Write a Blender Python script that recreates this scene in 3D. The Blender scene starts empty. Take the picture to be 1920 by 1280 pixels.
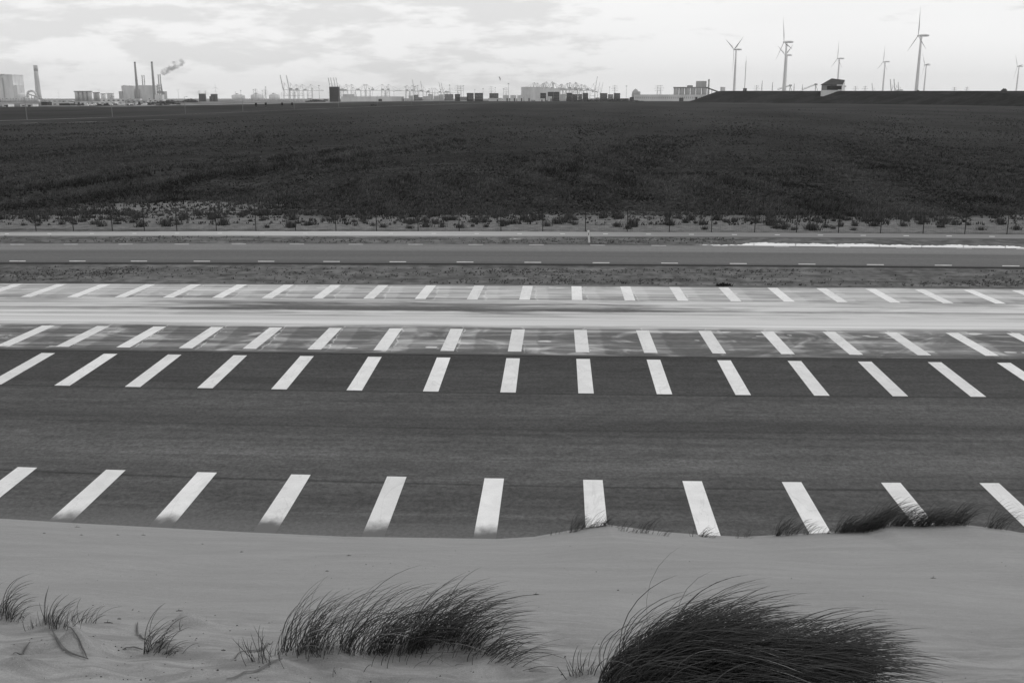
import bpy, math, random
import numpy as np
from mathutils import Vector, Matrix
S = bpy.context.scene
R = math.radians
random.seed(7)
rng = np.random.default_rng(11)

# ------------------------------------------------------------------ camera
CAM = np.array([0.0, 0.0, 9.4]); PITCH = R(13.75); YAW = R(2.45); F = 1867.0
cam = bpy.data.objects.new('camera', bpy.data.cameras.new('camera'))
S.collection.objects.link(cam)
cam.location = CAM; cam.rotation_euler = (math.pi/2 - PITCH, 0, YAW)
cam.data.lens = 35.0; cam.data.sensor_width = 36.0
cam.data.clip_start = 0.1; cam.data.clip_end = 40000
S.camera = cam

# ------------------------------------------------------------------ world
SUN_EL, SUN_AZ = R(36), R(76)
w = bpy.data.worlds.new('World'); S.world = w; w.use_nodes = True
nt = w.node_tree; nd, lk = nt.nodes, nt.links
nd.clear()
def wn(t, **k):
    n = nd.new(t)
    for a, b in k.items(): setattr(n, a, b)
    return n
def wmath(op, a, b=None, c=None):
    n = wn('ShaderNodeMath', operation=op)
    for i, v in enumerate((a, b, c)):
        if v is None: continue
        if hasattr(v, 'is_linked'): lk.new(v, n.inputs[i])
        else: n.inputs[i].default_value = v
    return n.outputs[0]
def wrange(v, a, b, c=0., d=1., smooth=True):
    n = wn('ShaderNodeMapRange'); n.interpolation_type = 'SMOOTHSTEP' if smooth else 'LINEAR'
    lk.new(v, n.inputs[0])
    for i, x in enumerate((a, b, c, d)): n.inputs[i+1].default_value = x
    return n.outputs[0]
sky = wn('ShaderNodeTexSky', sky_type='NISHITA', sun_disc=False)
sky.sun_elevation = SUN_EL; sky.sun_rotation = SUN_AZ; sky.altitude = 10; sky.air_density = 1; sky.dust_density = 3
bw = wn('ShaderNodeRGBToBW'); lk.new(sky.outputs[0], bw.inputs[0])
tc = wn('ShaderNodeTexCoord'); sp = wn('ShaderNodeSeparateXYZ'); lk.new(tc.outputs['Generated'], sp.inputs[0])
dx, dz = sp.outputs[0], sp.outputs[2]
mp = wn('ShaderNodeMapping'); mp.inputs['Scale'].default_value = (12, 12, 50); mp.inputs['Location'].default_value = (2.3, .4, .55)
lk.new(tc.outputs['Generated'], mp.inputs[0])
no = wn('ShaderNodeTexNoise'); no.inputs['Scale'].default_value = 1.0; no.inputs['Detail'].default_value = 9
no.inputs['Roughness'].default_value = .60; no.inputs['Distortion'].default_value = .1
lk.new(mp.outputs[0], no.inputs['Vector'])
bias = wmath('MULTIPLY_ADD', wrange(dx, -.12, .16), -.17, no.outputs['Fac'])       # fewer clouds to the right
bias = wmath('ADD', bias, wrange(dz, .015, .085, -.03, .05))
cl = wrange(bias, .44, .58)
mp2 = wn('ShaderNodeMapping'); mp2.inputs['Scale'].default_value = (3, 3, 14); lk.new(tc.outputs['Generated'], mp2.inputs[0])
no2 = wn('ShaderNodeTexNoise'); no2.inputs['Scale'].default_value = 1.0; no2.inputs['Detail'].default_value = 4; lk.new(mp2.outputs[0], no2.inputs['Vector'])
base = wmath('ADD', wrange(dz, -.01, .06, .97, 1.02), wmath('MULTIPLY_ADD', no2.outputs['Fac'], .12, -.06))
base = wmath('MULTIPLY', base, wrange(dz, .12, .6, 1.0, .76))
val = wmath('MULTIPLY', base, wmath('MULTIPLY_ADD', cl, -.18, 1.0))
tot = wmath('ADD', wmath('MULTIPLY', val, 9.2), wmath('MULTIPLY', bw.outputs[0], .08))
comb = wn('ShaderNodeCombineColor')
for i in range(3): lk.new(tot, comb.inputs[i])
bg = wn('ShaderNodeBackground'); bg.inputs['Strength'].default_value = .1; lk.new(comb.outputs[0], bg.inputs[0])
wo = wn('ShaderNodeOutputWorld'); lk.new(bg.outputs[0], wo.inputs[0])

# ------------------------------------------------------------------ sun + exposure
sl = bpy.data.lights.new('sun', 'SUN'); sl.energy = .85; sl.angle = R(12); sl.color = (1, 1, 1)
so = bpy.data.objects.new('sun', sl); S.collection.objects.link(so)
sd = Vector((math.sin(SUN_AZ)*math.cos(SUN_EL), math.cos(SUN_AZ)*math.cos(SUN_EL), math.sin(SUN_EL)))
so.rotation_euler = (-sd).to_track_quat('-Z', 'Y').to_euler(); so.location = (0, 0, 60)
S.view_settings.view_transform = 'Standard'; S.view_settings.look = 'None'
S.view_settings.exposure = 0.0; S.view_settings.gamma = 1.0
S.view_settings.use_curve_mapping = False

# ------------------------------------------------------------------ picture ray helpers (pixels of a 1920 x 1280 frame)
_f = np.array([-math.sin(YAW)*math.cos(PITCH), math.cos(YAW)*math.cos(PITCH), -math.sin(PITCH)])
_r = np.array([math.cos(YAW), math.sin(YAW), 0.0]); _u = np.cross(_r, _f)
def ray(px, py): return _f + _r*((px-960)/F) - _u*((py-640)/F)
def W(px, py, Y):                       # the point of that ray at ground distance Y
    d = ray(px, py); return CAM + d*(Y/d[1])
def G(px, py, z=0.0):                   # the point of that ray at height z
    d = ray(px, py); return CAM + d*((z-CAM[2])/d[2])
SEAM_Y, CROSS = 36.6, 0.03
def GN(px, py):                         # on the near carriageway, which falls towards the dune
    d = ray(px, py); t = (-CROSS*SEAM_Y - CAM[2])/(d[2]-CROSS*d[1]); return CAM + d*t
def sstep(a, b, x):
    t = np.clip((np.asarray(x, float)-a)/(b-a), 0, 1); return t*t*(3-2*t)
def gz(X, Y):                           # lie of the land
    return 3.0*sstep(500, 1500, Y)*sstep(-650, -200, X)
def line(*pts):                         # smooth curve through picture points, straight outside the frame
    xs = [p[0] for p in pts]; c = np.polyfit(xs, [p[1] for p in pts], min(2, len(pts)-1))
    a, b = min(xs)-60, max(xs)+60
    def f(x):
        xc = min(max(x, a), b); return float(np.polyval(c, xc) + np.polyval(np.polyder(c), xc)*(x-xc))
    return f

# ------------------------------------------------------------------ object helpers
def tag(o, label=None, cat=None, group=None, kind=None):
    if label: o['label'] = label
    if cat: o['category'] = cat
    if group: o['group'] = group
    if kind: o['kind'] = kind
    return o
def thing(name, label, cat, loc=(0, 0, 0), group=None):
    o = bpy.data.objects.new(name, None); S.collection.objects.link(o); o.location = tuple(float(v) for v in loc)
    o.empty_display_size = .5
    return tag(o, label, cat, group)
def link_mesh(name, verts, faces, m, parent=None, smooth=False):
    me = bpy.data.meshes.new(name)
    if isinstance(verts, np.ndarray): verts = verts.tolist()
    me.from_pydata(verts, [], faces if not isinstance(faces, np.ndarray) else faces.tolist())
    for mm in (m if isinstance(m, (list, tuple)) else [m]): me.materials.append(mm)
    if smooth: me.polygons.foreach_set('use_smooth', [True]*len(me.polygons))
    o = bpy.data.objects.new(name, me); S.collection.objects.link(o)
    if parent is not None: attach(o, parent)
    return o
def attach(o, parent):
    o.parent = parent
    loc = parent.location.copy(); p = parent.parent
    while p is not None: p = None
    o.matrix_parent_inverse = Matrix.Translation(-loc) if parent.type == 'EMPTY' else Matrix.Identity(4)
    if parent.parent is not None: o.matrix_parent_inverse = Matrix.Identity(4)
class MB:
    def __init__(s): s.v, s.f = [], []
    def poly(s, pts, fs):
        b = len(s.v); s.v += [tuple(float(c) for c in p) for p in pts]; s.f += [tuple(b+i for i in q) for q in fs]; return s
    def box(s, x0, x1, y0, y1, z0, z1):
        return s.poly([(x0,y0,z0),(x1,y0,z0),(x1,y1,z0),(x0,y1,z0),(x0,y0,z1),(x1,y0,z1),(x1,y1,z1),(x0,y1,z1)],
               [(0,3,2,1),(4,5,6,7),(0,1,5,4),(1,2,6,5),(2,3,7,6),(3,0,4,7)])
    def tube(s, pts, rad, n=6):
        pts = [np.array(p, float) for p in pts]; rr = rad if isinstance(rad, (list, tuple)) else [rad]*len(pts); V = []
        for i, p in enumerate(pts):
            t = pts[min(i+1, len(pts)-1)] - pts[max(i-1, 0)]; t /= max(np.linalg.norm(t), 1e-9)
            a = np.array([0, 0, 1.]) if abs(t[2]) < .9 else np.array([1., 0, 0])
            u = np.cross(t, a); u /= np.linalg.norm(u); v = np.cross(t, u)
            for k in range(n):
                an = 2*math.pi*(k+.5)/n; V.append(p + rr[i]*(math.cos(an)*u + math.sin(an)*v))
        fs = [(i*n+k, i*n+(k+1) % n, (i+1)*n+(k+1) % n, (i+1)*n+k) for i in range(len(pts)-1) for k in range(n)]
        fs += [tuple(range(n-1, -1, -1)), tuple(range((len(pts)-1)*n, len(pts)*n))]
        return s.poly(V, fs)
    def bar(s, p, q, r, n=4): return s.tube([p, q], r, n)
    def cyl(s, x, y, z0, z1, r0, r1=None, n=16): return s.tube([(x, y, z0), (x, y, z1)], [r0, r0 if r1 is None else r1], n)
    def prism(s, poly, y0, y1):         # outline in X-Z (anticlockwise seen from -Y) given depth
        n = len(poly); V = [(x, y0, z) for x, z in poly] + [(x, y1, z) for x, z in poly]
        fs = [tuple(range(n)), tuple(range(2*n-1, n-1, -1))] + [(i, n+i, n+(i+1) % n, (i+1) % n) for i in range(n)]
        return s.poly(V, fs)
    def build(s, name, m, parent=None, smooth=False): return link_mesh(name, s.v, s.f, m, parent, smooth)
def copy_tree(o, parent=None):
    c = o.copy(); S.collection.objects.link(c)
    if parent is not None:
        inv = o.matrix_parent_inverse.copy(); c.parent = parent; c.matrix_parent_inverse = inv
    for ch in list(o.children): copy_tree(ch, c)
    return c

# ------------------------------------------------------------------ materials
class Mat:
    def __init__(s, name, rough=.85):
        s.m = bpy.data.materials.new(name); s.m.use_nodes = True; s.t = s.m.node_tree
        s.b = s.t.nodes['Principled BSDF']; s.b.inputs['Roughness'].default_value = rough
        s.b.inputs['Specular IOR Level'].default_value = .25
        s.pos = s.n('ShaderNodeNewGeometry').outputs['Position']
        q = s.n('ShaderNodeSeparateXYZ'); s.t.links.new(s.pos, q.inputs[0]); s.x, s.y, s.z = q.outputs
    def n(s, t, **k):
        q = s.t.nodes.new(t)
        for a, b in k.items(): setattr(q, a, b)
        return q
    def put(s, sock, v):
        if hasattr(v, 'is_linked'): s.t.links.new(v, sock)
        else: sock.default_value = v
    def math(s, op, *a):
        q = s.n('ShaderNodeMath', operation=op)
        for i, v in enumerate(a): s.put(q.inputs[i], v)
        return q.outputs[0]
    def add(s, a, b): return s.math('ADD', a, b)
    def mul(s, a, b): return s.math('MULTIPLY', a, b)
    def rng(s, v, a, b, c=0., d=1., smooth=True):
        q = s.n('ShaderNodeMapRange'); q.interpolation_type = 'SMOOTHSTEP' if smooth else 'LINEAR'
        for i, x in enumerate((v, a, b, c, d)): s.put(q.inputs[i], x)
        return q.outputs[0]
    def mix(s, f, a, b):
        q = s.n('ShaderNodeMix'); q.data_type = 'FLOAT'; q.clamp_factor = True
        s.put(q.inputs[0], f); s.put(q.inputs[2], a); s.put(q.inputs[3], b); return q.outputs[0]
    def noise(s, scale, detail=4, rough=.55, dist=0., vec=None, loc=(0, 0, 0)):
        mpn = s.n('ShaderNodeMapping'); s.put(mpn.inputs[0], s.pos if vec is None else vec)
        mpn.inputs['Scale'].default_value = scale if isinstance(scale, (tuple, list)) else (scale,)*3
        mpn.inputs['Location'].default_value = loc
        q = s.n('ShaderNodeTexNoise'); q.inputs['Scale'].default_value = 1; q.inputs['Detail'].default_value = detail
        q.inputs['Roughness'].default_value = rough; q.inputs['Distortion'].default_value = dist
        s.put(q.inputs['Vector'], mpn.outputs[0]); return q.outputs['Fac']
    def uv(s):
        q = s.n('ShaderNodeUVMap'); e = s.n('ShaderNodeSeparateXYZ'); s.t.links.new(q.outputs[0], e.inputs[0]); return q.outputs[0], e.outputs[0], e.outputs[1]
    def ramp(s, v, stops):
        q = s.n('ShaderNodeValToRGB'); e = q.color_ramp.elements
        while len(e) < len(stops): e.new(.5)
        for i, (p, c) in enumerate(sorted(stops)): e[i].position = p; e[i].color = (c, c, c, 1)
        s.put(q.inputs[0], v); o = s.n('ShaderNodeRGBToBW'); s.t.links.new(q.outputs[0], o.inputs[0]); return o.outputs[0]
    def out(s, v):
        q = s.n('ShaderNodeCombineColor')
        for i in range(3): s.put(q.inputs[i], v)
        s.t.links.new(q.outputs[0], s.b.inputs['Base Color']); return s.m
    def bump(s, h, strength, dist=.02):
        q = s.n('ShaderNodeBump'); q.inputs['Strength'].default_value = strength; q.inputs['Distance'].default_value = dist
        s.put(q.inputs['Height'], h); s.t.links.new(q.outputs[0], s.b.inputs['Normal'])
def gray(name, v, var=.12, scale=.5, rough=.8, stretch=(1, 1, .3)):
    M = Mat(name, rough)
    nz = M.noise(tuple(scale*q for q in stretch), 4)
    return M.out(M.mul(M.rng(nz, .3, .7, 1-var, 1+var), v))

m_white = gray('white_paint', .78, .05, 2)
m_pale = gray('pale_cladding', .68, .10, .05)
m_light = gray('light_cladding', .64, .14, .05)
m_mid = gray('grey_cladding', .40, .18, .05)
m_dark = gray('dark_cladding', .05, .25, .06)
m_black = gray('black_steel', .02, .2, .1)
m_steel = gray('galvanised_steel', .30, .1, 1)
m_turb = gray('turbine_coating', .80, .05, .1)
m_crane = gray('crane_steel', .50, .1, .1)
m_conc = gray('concrete', .46, .16, .06)
m_concd = gray('dark_concrete', .22, .18, .06)
m_wire = gray('fence_steel', .035, .2, 2)
m_lamp = gray('lamp_steel', .22, .1, 1)

# ------------------------------------------------------------------ ground
P = lambda y, z=0.: float(G(960, y, z)[1])          # ground distance of a picture row
xs = np.unique(np.concatenate([np.linspace(-9000, -900, 28), np.linspace(-900, 900, 73), np.linspace(900, 9000, 28)]))
ys = np.array([-300, -60, 0, 20, 40, 44, 46.8, 48, 55, 65, 75, 90, 110, 140, 180, 230, 300, 400] + list(range(500, 1700, 75)) + [1800, 2200, 3000, 4500, 6500, 9000], float)
gv, gf = [], []
for j, y in enumerate(ys):
    for x in xs:
        gv.append((x, y, -1.2 if y < 45 else (-.02 + gz(x, y))))
nx = len(xs)
gf = [(j*nx+i, j*nx+i+1, (j+1)*nx+i+1, (j+1)*nx+i) for j in range(len(ys)-1) for i in range(nx-1)]
M = Mat('ground_soil_and_grass', .95); M.b.inputs['Specular IOR Level'].default_value = 0
fine = M.noise((2.2, 2.2, 2.2), 6, .65); clod = M.noise((1.1, .9, 1), 5, .6); big = M.noise((.035, .05, 1), 5, .6)
mid_ = M.noise((.25, .22, 1), 5, .6); wisp = M.noise((.12, 1.1, 1), 4, .6)
soil = M.mul(M.mul(M.rng(clod, .3, .72, .62, 1.25), M.rng(wisp, .3, .7, .75, 1.2)), .15)
soil = M.mix(M.rng(M.noise((1.6, 2.6, 1), 5, .7, loc=(3, 1, 0)), .60, .68), soil, .045)
sand = M.mul(M.mul(M.rng(fine, .3, .7, .72, 1.18), M.rng(clod, .3, .7, .8, 1.15)), .185)
grass = M.mul(M.mul(M.rng(big, .32, .68, .72, 1.25), M.mul(M.rng(mid_, .3, .7, .6, 1.3), M.rng(fine, .3, .7, .7, 1.25))), .040)
far_l = M.rng(M.y, 95, 330, 0, 1)
grass = M.mix(far_l, grass, M.mul(M.rng(M.noise((.02, .006, 1), 5, .6), .3, .7, .72, 1.22), .049))
yy = M.add(M.y, M.mul(M.add(mid_, -.5), 14)); yy = M.add(yy, M.mul(M.add(big, -.5), 14))
isgrass = M.rng(yy, 80.0, 86.0)
pc = G(345, 388)
ex = M.mul(M.add(M.x, -float(pc[0])), 1/9.5); ey = M.mul(M.add(M.y, -float(pc[1])), 1/5.5)
r2 = M.add(M.add(M.mul(ex, ex), M.mul(ey, ey)), M.add(M.mul(M.add(mid_, -.5), 3.0), M.mul(M.add(clod, -.5), 2.0)))
isgrass = M.mul(isgrass, M.rng(r2, .35, 1.5))
col = M.mix(M.rng(M.y, 72.2, 72.6), soil, sand); col = M.mix(isgrass, col, grass)
bd = M.add(M.y, M.mul(M.rng(M.x, -450, -150), -900)); bd = M.add(bd, M.mul(M.add(M.noise((.004, .004, 1), 4), -.5), 500))
col = M.mix(M.rng(bd, 1000, 1080), col, M.mul(M.rng(M.noise((.02, .006, 1), 6, .7), .38, .62, .25, 1.3), .25))
M.bump(M.add(clod, M.mul(fine, .5)), .7, .12)
ground = link_mesh('ground', gv, gf, M.out(col), smooth=True); tag(ground, kind='structure')

# ------------------------------------------------------------------ strips (roads, paths)
def strip(name, la, lb, proj, rows, mat, z=0., skirt=0., x0=-700, x1=2620, nc=90):
    V, UV, fs = [], [], []
    cols = np.linspace(x0, x1, nc)
    for px in cols:
        a, b = proj(px, la(px)), proj(px, lb(px))
        for j in range(rows+1):
            p = a + (b-a)*(j/rows); V.append((p[0], p[1], p[2]+z)); UV.append((p[0], j/rows))
        if skirt: V.append((b[0], b[1]-.03, b[2]+z-skirt)); UV.append((b[0], 1))
    n = rows+1+(1 if skirt else 0)
    for i in range(nc-1):
        for j in range(n-1): fs.append((i*n+j, i*n+j+1, (i+1)*n+j+1, (i+1)*n+j))
    o = link_mesh(name, V, fs, mat); lay = o.data.uv_layers.new(name='UVMap')
    for l in o.data.loops: lay.data[l.index].uv = UV[l.vertex_index]
    fix_up(o); return tag(o, kind='structure')
def fix_up(o):
    me = o.data
    if sum(p.normal.z*p.area for p in me.polygons) < 0: me.flip_normals()

L_far = line((0, 531.5), (640, 533), (960, 534.7), (1280, 537), (1920, 541.5))
L_seam = line((0, 654.3), (640, 662.3), (1280, 669), (1920, 673))
L_toe = line((0, 1000), (960, 1042), (1920, 1050))
def vof(a, b, proj):                       # picture row at the centre -> v across a strip
    ya, yb = proj(960, a(960))[1], proj(960, b(960))[1]
    return lambda y: float((proj(960, y)[1]-ya)/(yb-ya))

# far carriageway: blown sand lies in long bands on it
vf = vof(L_far, L_seam, G)
M = Mat('far_carriageway', .85)
U, uu, vv = M.uv()
wav = M.noise((.05, 1.2, 0), 3, .5, vec=U); wav2 = M.noise((.22, 5, 0), 4, .6, .8, vec=U, loc=(2, 5, 0)); vd = M.add(vv, M.add(M.mul(M.add(wav, -.5), .07), M.mul(M.add(wav2, -.5), .055)))
sandf = M.ramp(vd, [(0, .35), (vf(538), .60), (vf(548), .68), (vf(558), .46), (vf(562), .50), (vf(567), .78), (vf(574), .76), (vf(578), .60), (vf(581), .42), (vf(584), .60), (vf(588), .74), (vf(593), .74), (vf(600), .97), (vf(607), .95), (vf(612), .60), (vf(618), .22), (vf(630), .10), (vf(645), .20), (vf(656), .18), (1, .06)])
st1 = M.noise((.035, 34, 0), 5, .62, vec=U); st2 = M.noise((.16, 12, 0), 5, .65, 1.2, vec=U, loc=(4, 2, 0)); gr = M.noise((3, 120, 0), 3, .6, vec=U)
# a barer patch left of the middle
bx = M.mul(M.add(uu, 7.0), 1/13.0); bare = M.mul(M.rng(M.add(M.math('ABSOLUTE', bx), M.mul(M.add(st2, -.5), .9)), .2, 1.2, 1, 0), M.mul(M.rng(vd, vf(564), vf(570)), M.rng(vd, vf(586), vf(582))))
k = M.add(M.mul(M.add(st1, -.5), .95), M.mul(M.add(st2, -.5), 1.15)); k = M.mul(k, M.rng(M.math('ABSOLUTE', M.add(vd, -vf(603))), .02, .08, .25, 1.0))
sf = M.add(M.add(sandf, k), M.mul(bare, -.48))
wisp = M.noise((.42, 6.5, 0), 4, .55, 1.6, vec=U, loc=(1.5, 8, 0))
sf = M.add(sf, M.mul(M.mul(M.rng(wisp, .46, .78), M.rng(vv, vf(612), vf(622))), .46))
def halo(xt, xb, yt_, yb_, n_, v0, v1, wd, gain):
    a0, a1 = G(xt[0], yt_)[0], G(xt[-1], yt_)[0]; b0, b1 = G(xb[0], yb_)[0], G(xb[-1], yb_)[0]; S0, S1 = (a1-a0)/n_, (b1-b0)/n_
    t_ = M.rng(vv, v0, v1, 0, 1, False); x0_ = M.add(a0, M.mul(t_, b0-a0)); S_ = M.add(S0, M.mul(t_, S1-S0))
    wob = M.mul(M.add(M.noise((.7, 14, 0), 4, .6, 1.0, vec=U, loc=(3, 9, 0)), -.5), .55)
    ph = M.math('FRACT', M.math('DIVIDE', M.add(M.add(uu, wob), M.mul(x0_, -1)), S_))           # 0 at a stripe's left edge
    jit = M.add(M.mul(M.noise((.4, 9, 0), 3, .6, vec=U, loc=(7, 3, 0)), wd*3.2), -wd*1.1)
    left = M.rng(ph, M.add(1, M.mul(jit, -1)), 1.0, 0, 1); right = M.mul(M.rng(ph, M.add(.23, jit), .20, 0, 1), .3)
    return M.mul(M.mul(M.math('MAXIMUM', left, right), M.mul(M.rng(vv, v0-.03, v0+.02), M.rng(vv, v1+.03, v1-.02))), gain)
sf = M.add(sf, halo((78, 1887), (-8, 1848+126), 617, 659, 16, vf(615), vf(660), .07, .45))
sf = M.add(sf, halo((23, 1895), (-48, 1966), 536, 562, 21, vf(537), vf(562), .09, .3))
sf = M.rng(sf, .02, .98, 0, 1)
asp = M.mul(M.rng(gr, .3, .7, .8, 1.2), .105)
c = M.mix(sf, asp, M.mul(M.mul(M.rng(st1, .3, .7, .86, 1.12), M.rng(M.noise((.015, 60, 0), 3, .6, vec=U), .3, .7, .9, 1.08)), .62))
c = M.mix(M.mul(M.rng(vv, vf(661.5), vf(665)), .5), c, .05)
m_farroad = M.out(c)
far_road = strip('carriageway', L_far, L_seam, G, 14, m_farroad)

# near carriageway: dark near the joint, paler tyre-worn lane, drifted sand at the toe
vn = vof(L_seam, L_toe, GN)
M = Mat('near_carriageway', .85)
U, uu, vv = M.uv()
g1 = M.noise((9, 9, 9), 4, .75); g2 = M.noise((1.6, 5, 1), 5, .65); g3 = M.noise((.05, 1.1, 1), 4, .6); g4 = M.noise((.02, 3.5, 1), 4, .6, loc=(0, 3, 0))
rp = M.ramp(M.add(vv, M.mul(M.add(g3, -.5), .03)), [(0, .040), (vn(672), .044), (vn(700), .050), (vn(735), .058), (vn(745), .066), (vn(770), .083), (vn(787), .070), (vn(797), .056), (vn(806), .062), (vn(820), .082), (vn(860), .098), (vn(885), .092), (vn(905), .082), (vn(950), .076), (vn(985), .085), (1, .13)])
c = M.mul(rp, M.mul(M.rng(g1, .25, .75, .62, 1.38), M.mul(M.rng(g2, .3, .7, .85, 1.15), M.mul(M.rng(g3, .3, .7, .86, 1.14), M.rng(g4, .3, .7, .88, 1.12)))))
for yj, wd, dk in ((910, .0035, .55), (737.5, .003, .62), (805, .004, .8)):
    ln = M.rng(M.math('ABSOLUTE', M.add(M.add(vv, -vn(yj)), M.mul(M.add(g3, -.5), .004))), wd*.5, wd*1.6, dk, 1); c = M.mul(c, ln)
cr = M.noise((.5, .5, .5), 3, .5, 1.5); c = M.mul(c, M.rng(M.math('ABSOLUTE', M.add(cr, -.5)), .001, .004, .8, 1))
c = M.mul(c, M.rng(M.noise((.16, .5, 1), 5, .6, .6, loc=(2, 7, 0)), .3, .7, .86, 1.14))
def arc(cx, cy, rad, wd, dk):
    r_ = M.math('SQRT', M.add(M.math('POWER', M.add(M.x, -cx), 2.0), M.math('POWER', M.add(M.y, -cy), 2.0)))
    return M.rng(M.math('ABSOLUTE', M.add(r_, -rad)), wd*.5, wd*1.5, dk, 1)
for cx, cy, rad in ((-40, 130, 103), (-40, 130, 104.7), (60, -30, 82), (60, -30, 83.6)): c = M.mul(c, arc(cx, cy, rad, .11, .90))
toe_x = M.rng(M.x, -4.0, 1.5, 1.0, .5)
ty = M.add(M.y, M.mul(M.add(M.noise((.5, .9, 1), 4, .6), -.5), 1.0)); ty = M.add(ty, M.mul(M.rng(M.x, -13, 0), .45))
cover = M.mul(M.rng(ty, 23.0, 21.4), toe_x)
c = M.mix(cover, c, M.mul(M.rng(g1, .3, .7, .85, 1.15), .135))
M.bump(g1, .35, .006)
near_road = strip('carriageway', L_seam, L_toe, GN, 24, M.out(c), x0=-500, x1=2420)

# service road with thin dashes at both edges
L_s0 = line((0, 456.7), (640, 457), (1280, 460), (1920, 466)); L_s1 = line((0, 492.2), (640, 493.1), (1280, 496), (1920, 501.2))
vs = vof(L_s0, L_s1, G)
M = Mat('service_road_asphalt', .85)
U, uu, vv = M.uv()
a1 = M.noise((.03, 9, 0), 4, .6, vec=U); a2 = M.noise((5, 5, 5), 4, .7)
c = M.ramp(M.add(vv, M.mul(M.add(a1, -.5), .03)), [(0, .15), (.05, .175), (.20, .19), (.34, .175), (.385, .125), (.42, .108), (.6, .112), (.8, .116), (.93, .108), (1, .075)])
c = M.mul(c, M.mul(M.rng(a1, .3, .7, .9, 1.1), M.rng(a2, .3, .7, .9, 1.1)))
SZ = .07
def GS(px, py): return G(px, py, SZ)
service = strip('service_road', L_s0, L_s1, GS, 10, M.out(c), skirt=.10)

L_c0 = line((0, 435.2), (640, 434), (1280, 435.3), (1920, 440)); L_c1 = line((0, 441.3), (640, 441.3), (1280, 443.3), (1920, 447.3))
M = Mat('cycle_path_asphalt', .85)
c = M.mul(M.rng(M.noise((.06, .8, 1), 4), .3, .7, .9, 1.1), M.mul(M.rng(M.x, -42, -20, .72, 1), M.rng(M.x, -14, 14, .46, .20)))
CZ = .05
def GC(px, py): return G(px, py, CZ)
cycle = strip('cycle_path', L_c0, L_c1, GC, 4, M.out(c), skirt=.08)

# ------------------------------------------------------------------ painted stripes and dashes: parts of their road
def paint(name, sandy):
    M = Mat(name, .7)
    n1 = M.noise((1.3, 1.3, 1.3), 5, .65, 1.0); n2 = M.noise((.8, .25, 1), 3, .5, 2.0)
    c = M.mul(M.mul(M.rng(n1, .3, .72, .90, 1.03), M.rng(M.noise((.35, .2, 1), 4, .6, loc=(8, 1, 0)), .3, .7, .93, 1.03)), .82)
    c = M.mul(c, M.rng(M.math('ABSOLUTE', M.add(n2, -.5)), .0, .02, .90, 1))
    c = M.mul(c, M.rng(M.noise(40, 2), .3, .7, .95, 1.04))
    oi = M.n('ShaderNodeObjectInfo'); c = M.mul(c, M.rng(oi.outputs['Random'], 0, 1, .90, 1.03, False))
    if sandy:
        ty = M.add(M.y, M.mul(M.add(M.noise((2.2, 1.4, 1), 5, .6), -.5), .9)); ty = M.add(ty, M.mul(M.rng(M.x, -13, 0), .45))
        cover = M.mul(M.rng(ty, 22.45, 21.75), M.rng(M.x, -.5, 1.6, 1, 0))
        c = M.mix(cover, c, .135)
    return M.out(c)
m_stripe, m_stripe_s = paint('stripe_paint', False), paint('stripe_paint_by_dune', True)
def quad(name, pts, m, parent, dz):
    V = [(p[0], p[1], p[2]+dz) for p in pts]
    a, b, c_, d = [np.array(v) for v in V]; V2, fs = [], []
    for j in range(5):
        V2 += [tuple(a+(d-a)*j/4), tuple(b+(c_-b)*j/4)]
    fs = [(2*j, 2*j+1, 2*j+3, 2*j+2) for j in range(4)]
    o = link_mesh(name, V2, fs, m); o.parent = parent; fix_up(o); return o
def stripes(parent, proj, top, bot, xt, xb, wt, wb, m):
    i = np.arange(len(xt)); a = np.polyfit(i, xt, 3); b = np.polyfit(i[:len(xb)], xb, 3)
    for q in range(-3, len(xt)+3):
        x, x2 = np.polyval(a, q), np.polyval(b, q)
        quad('road_stripe', [proj(x, top(x)), proj(x+wt, top(x+wt)), proj(x2+wb, bot(x2+wb)), proj(x2, bot(x2))], m, parent, .005)
r1t = [23, 106.7, 190, 273.3, 359, 445, 533.3, 619, 706.7, 799.3, 890.7, 979.3, 1070, 1161.7, 1256.7, 1346.7, 1439.3, 1530.7, 1623.3, 1715, 1806, 1895]
r1b = [-48, 38, 125, 215, 305, 397, 490, 584, 680, 777, 875, 974, 1072.7, 1172.7, 1272, 1371.7, 1470, 1568, 1667.7, 1768, 1866.7, 1966]
stripes(far_road, G, line((107, 533), (533, 533.3), (979, 536), (1440, 540.3), (1895, 544)), line((38, 556.7), (490, 559), (974, 561.7), (1470, 565.7), (1866, 569.3)), r1t, r1b, 19, 20, m_stripe)
r2t = [78, 183, 287, 399, 504, 618, 729.3, 843.3, 959.3, 1076.7, 1193.3, 1310, 1426.7, 1541.7, 1657.3, 1772.7, 1887.3]
r2b = [-8, 103, 218, 334, 455, 577, 699, 825, 953, 1079, 1208, 1337, 1465, 1593, 1720, 1848, 1974]
stripes(far_road, G, line((78, 610), (504, 614.3), (959, 617.3), (1427, 620.7), (1887, 625)), line((2, 648.7), (455, 654), (953, 659), (1465, 663.7), (1848, 667)), r2t, r2b, 24, 25.5, m_stripe)
r3t = [77.5, 195, 315, 437.7, 563.3, 690, 818.3, 949.3, 1080.7, 1212.7, 1345, 1476.7, 1608.3, 1739.3, 1869.3]
r3b = [-28, 103, 234, 370, 508, 648, 792.5, 938, 1085, 1232, 1380, 1527, 1673, 1820, 1966]
stripes(near_road, GN, line((77, 661.7), (563, 667.3), (949, 671.7), (1477, 676.3), (1869, 680)), line((103, 722.7), (508, 729.3), (938, 735.7), (1380, 740.3), (1820, 743.7)), r3t, r3b, 25.5, 29, m_stripe)
r4t = [33, 199.5, 370, 545.6, 725.5, 909, 1093.2, 1280, 1466, 1651, 1837]
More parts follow.
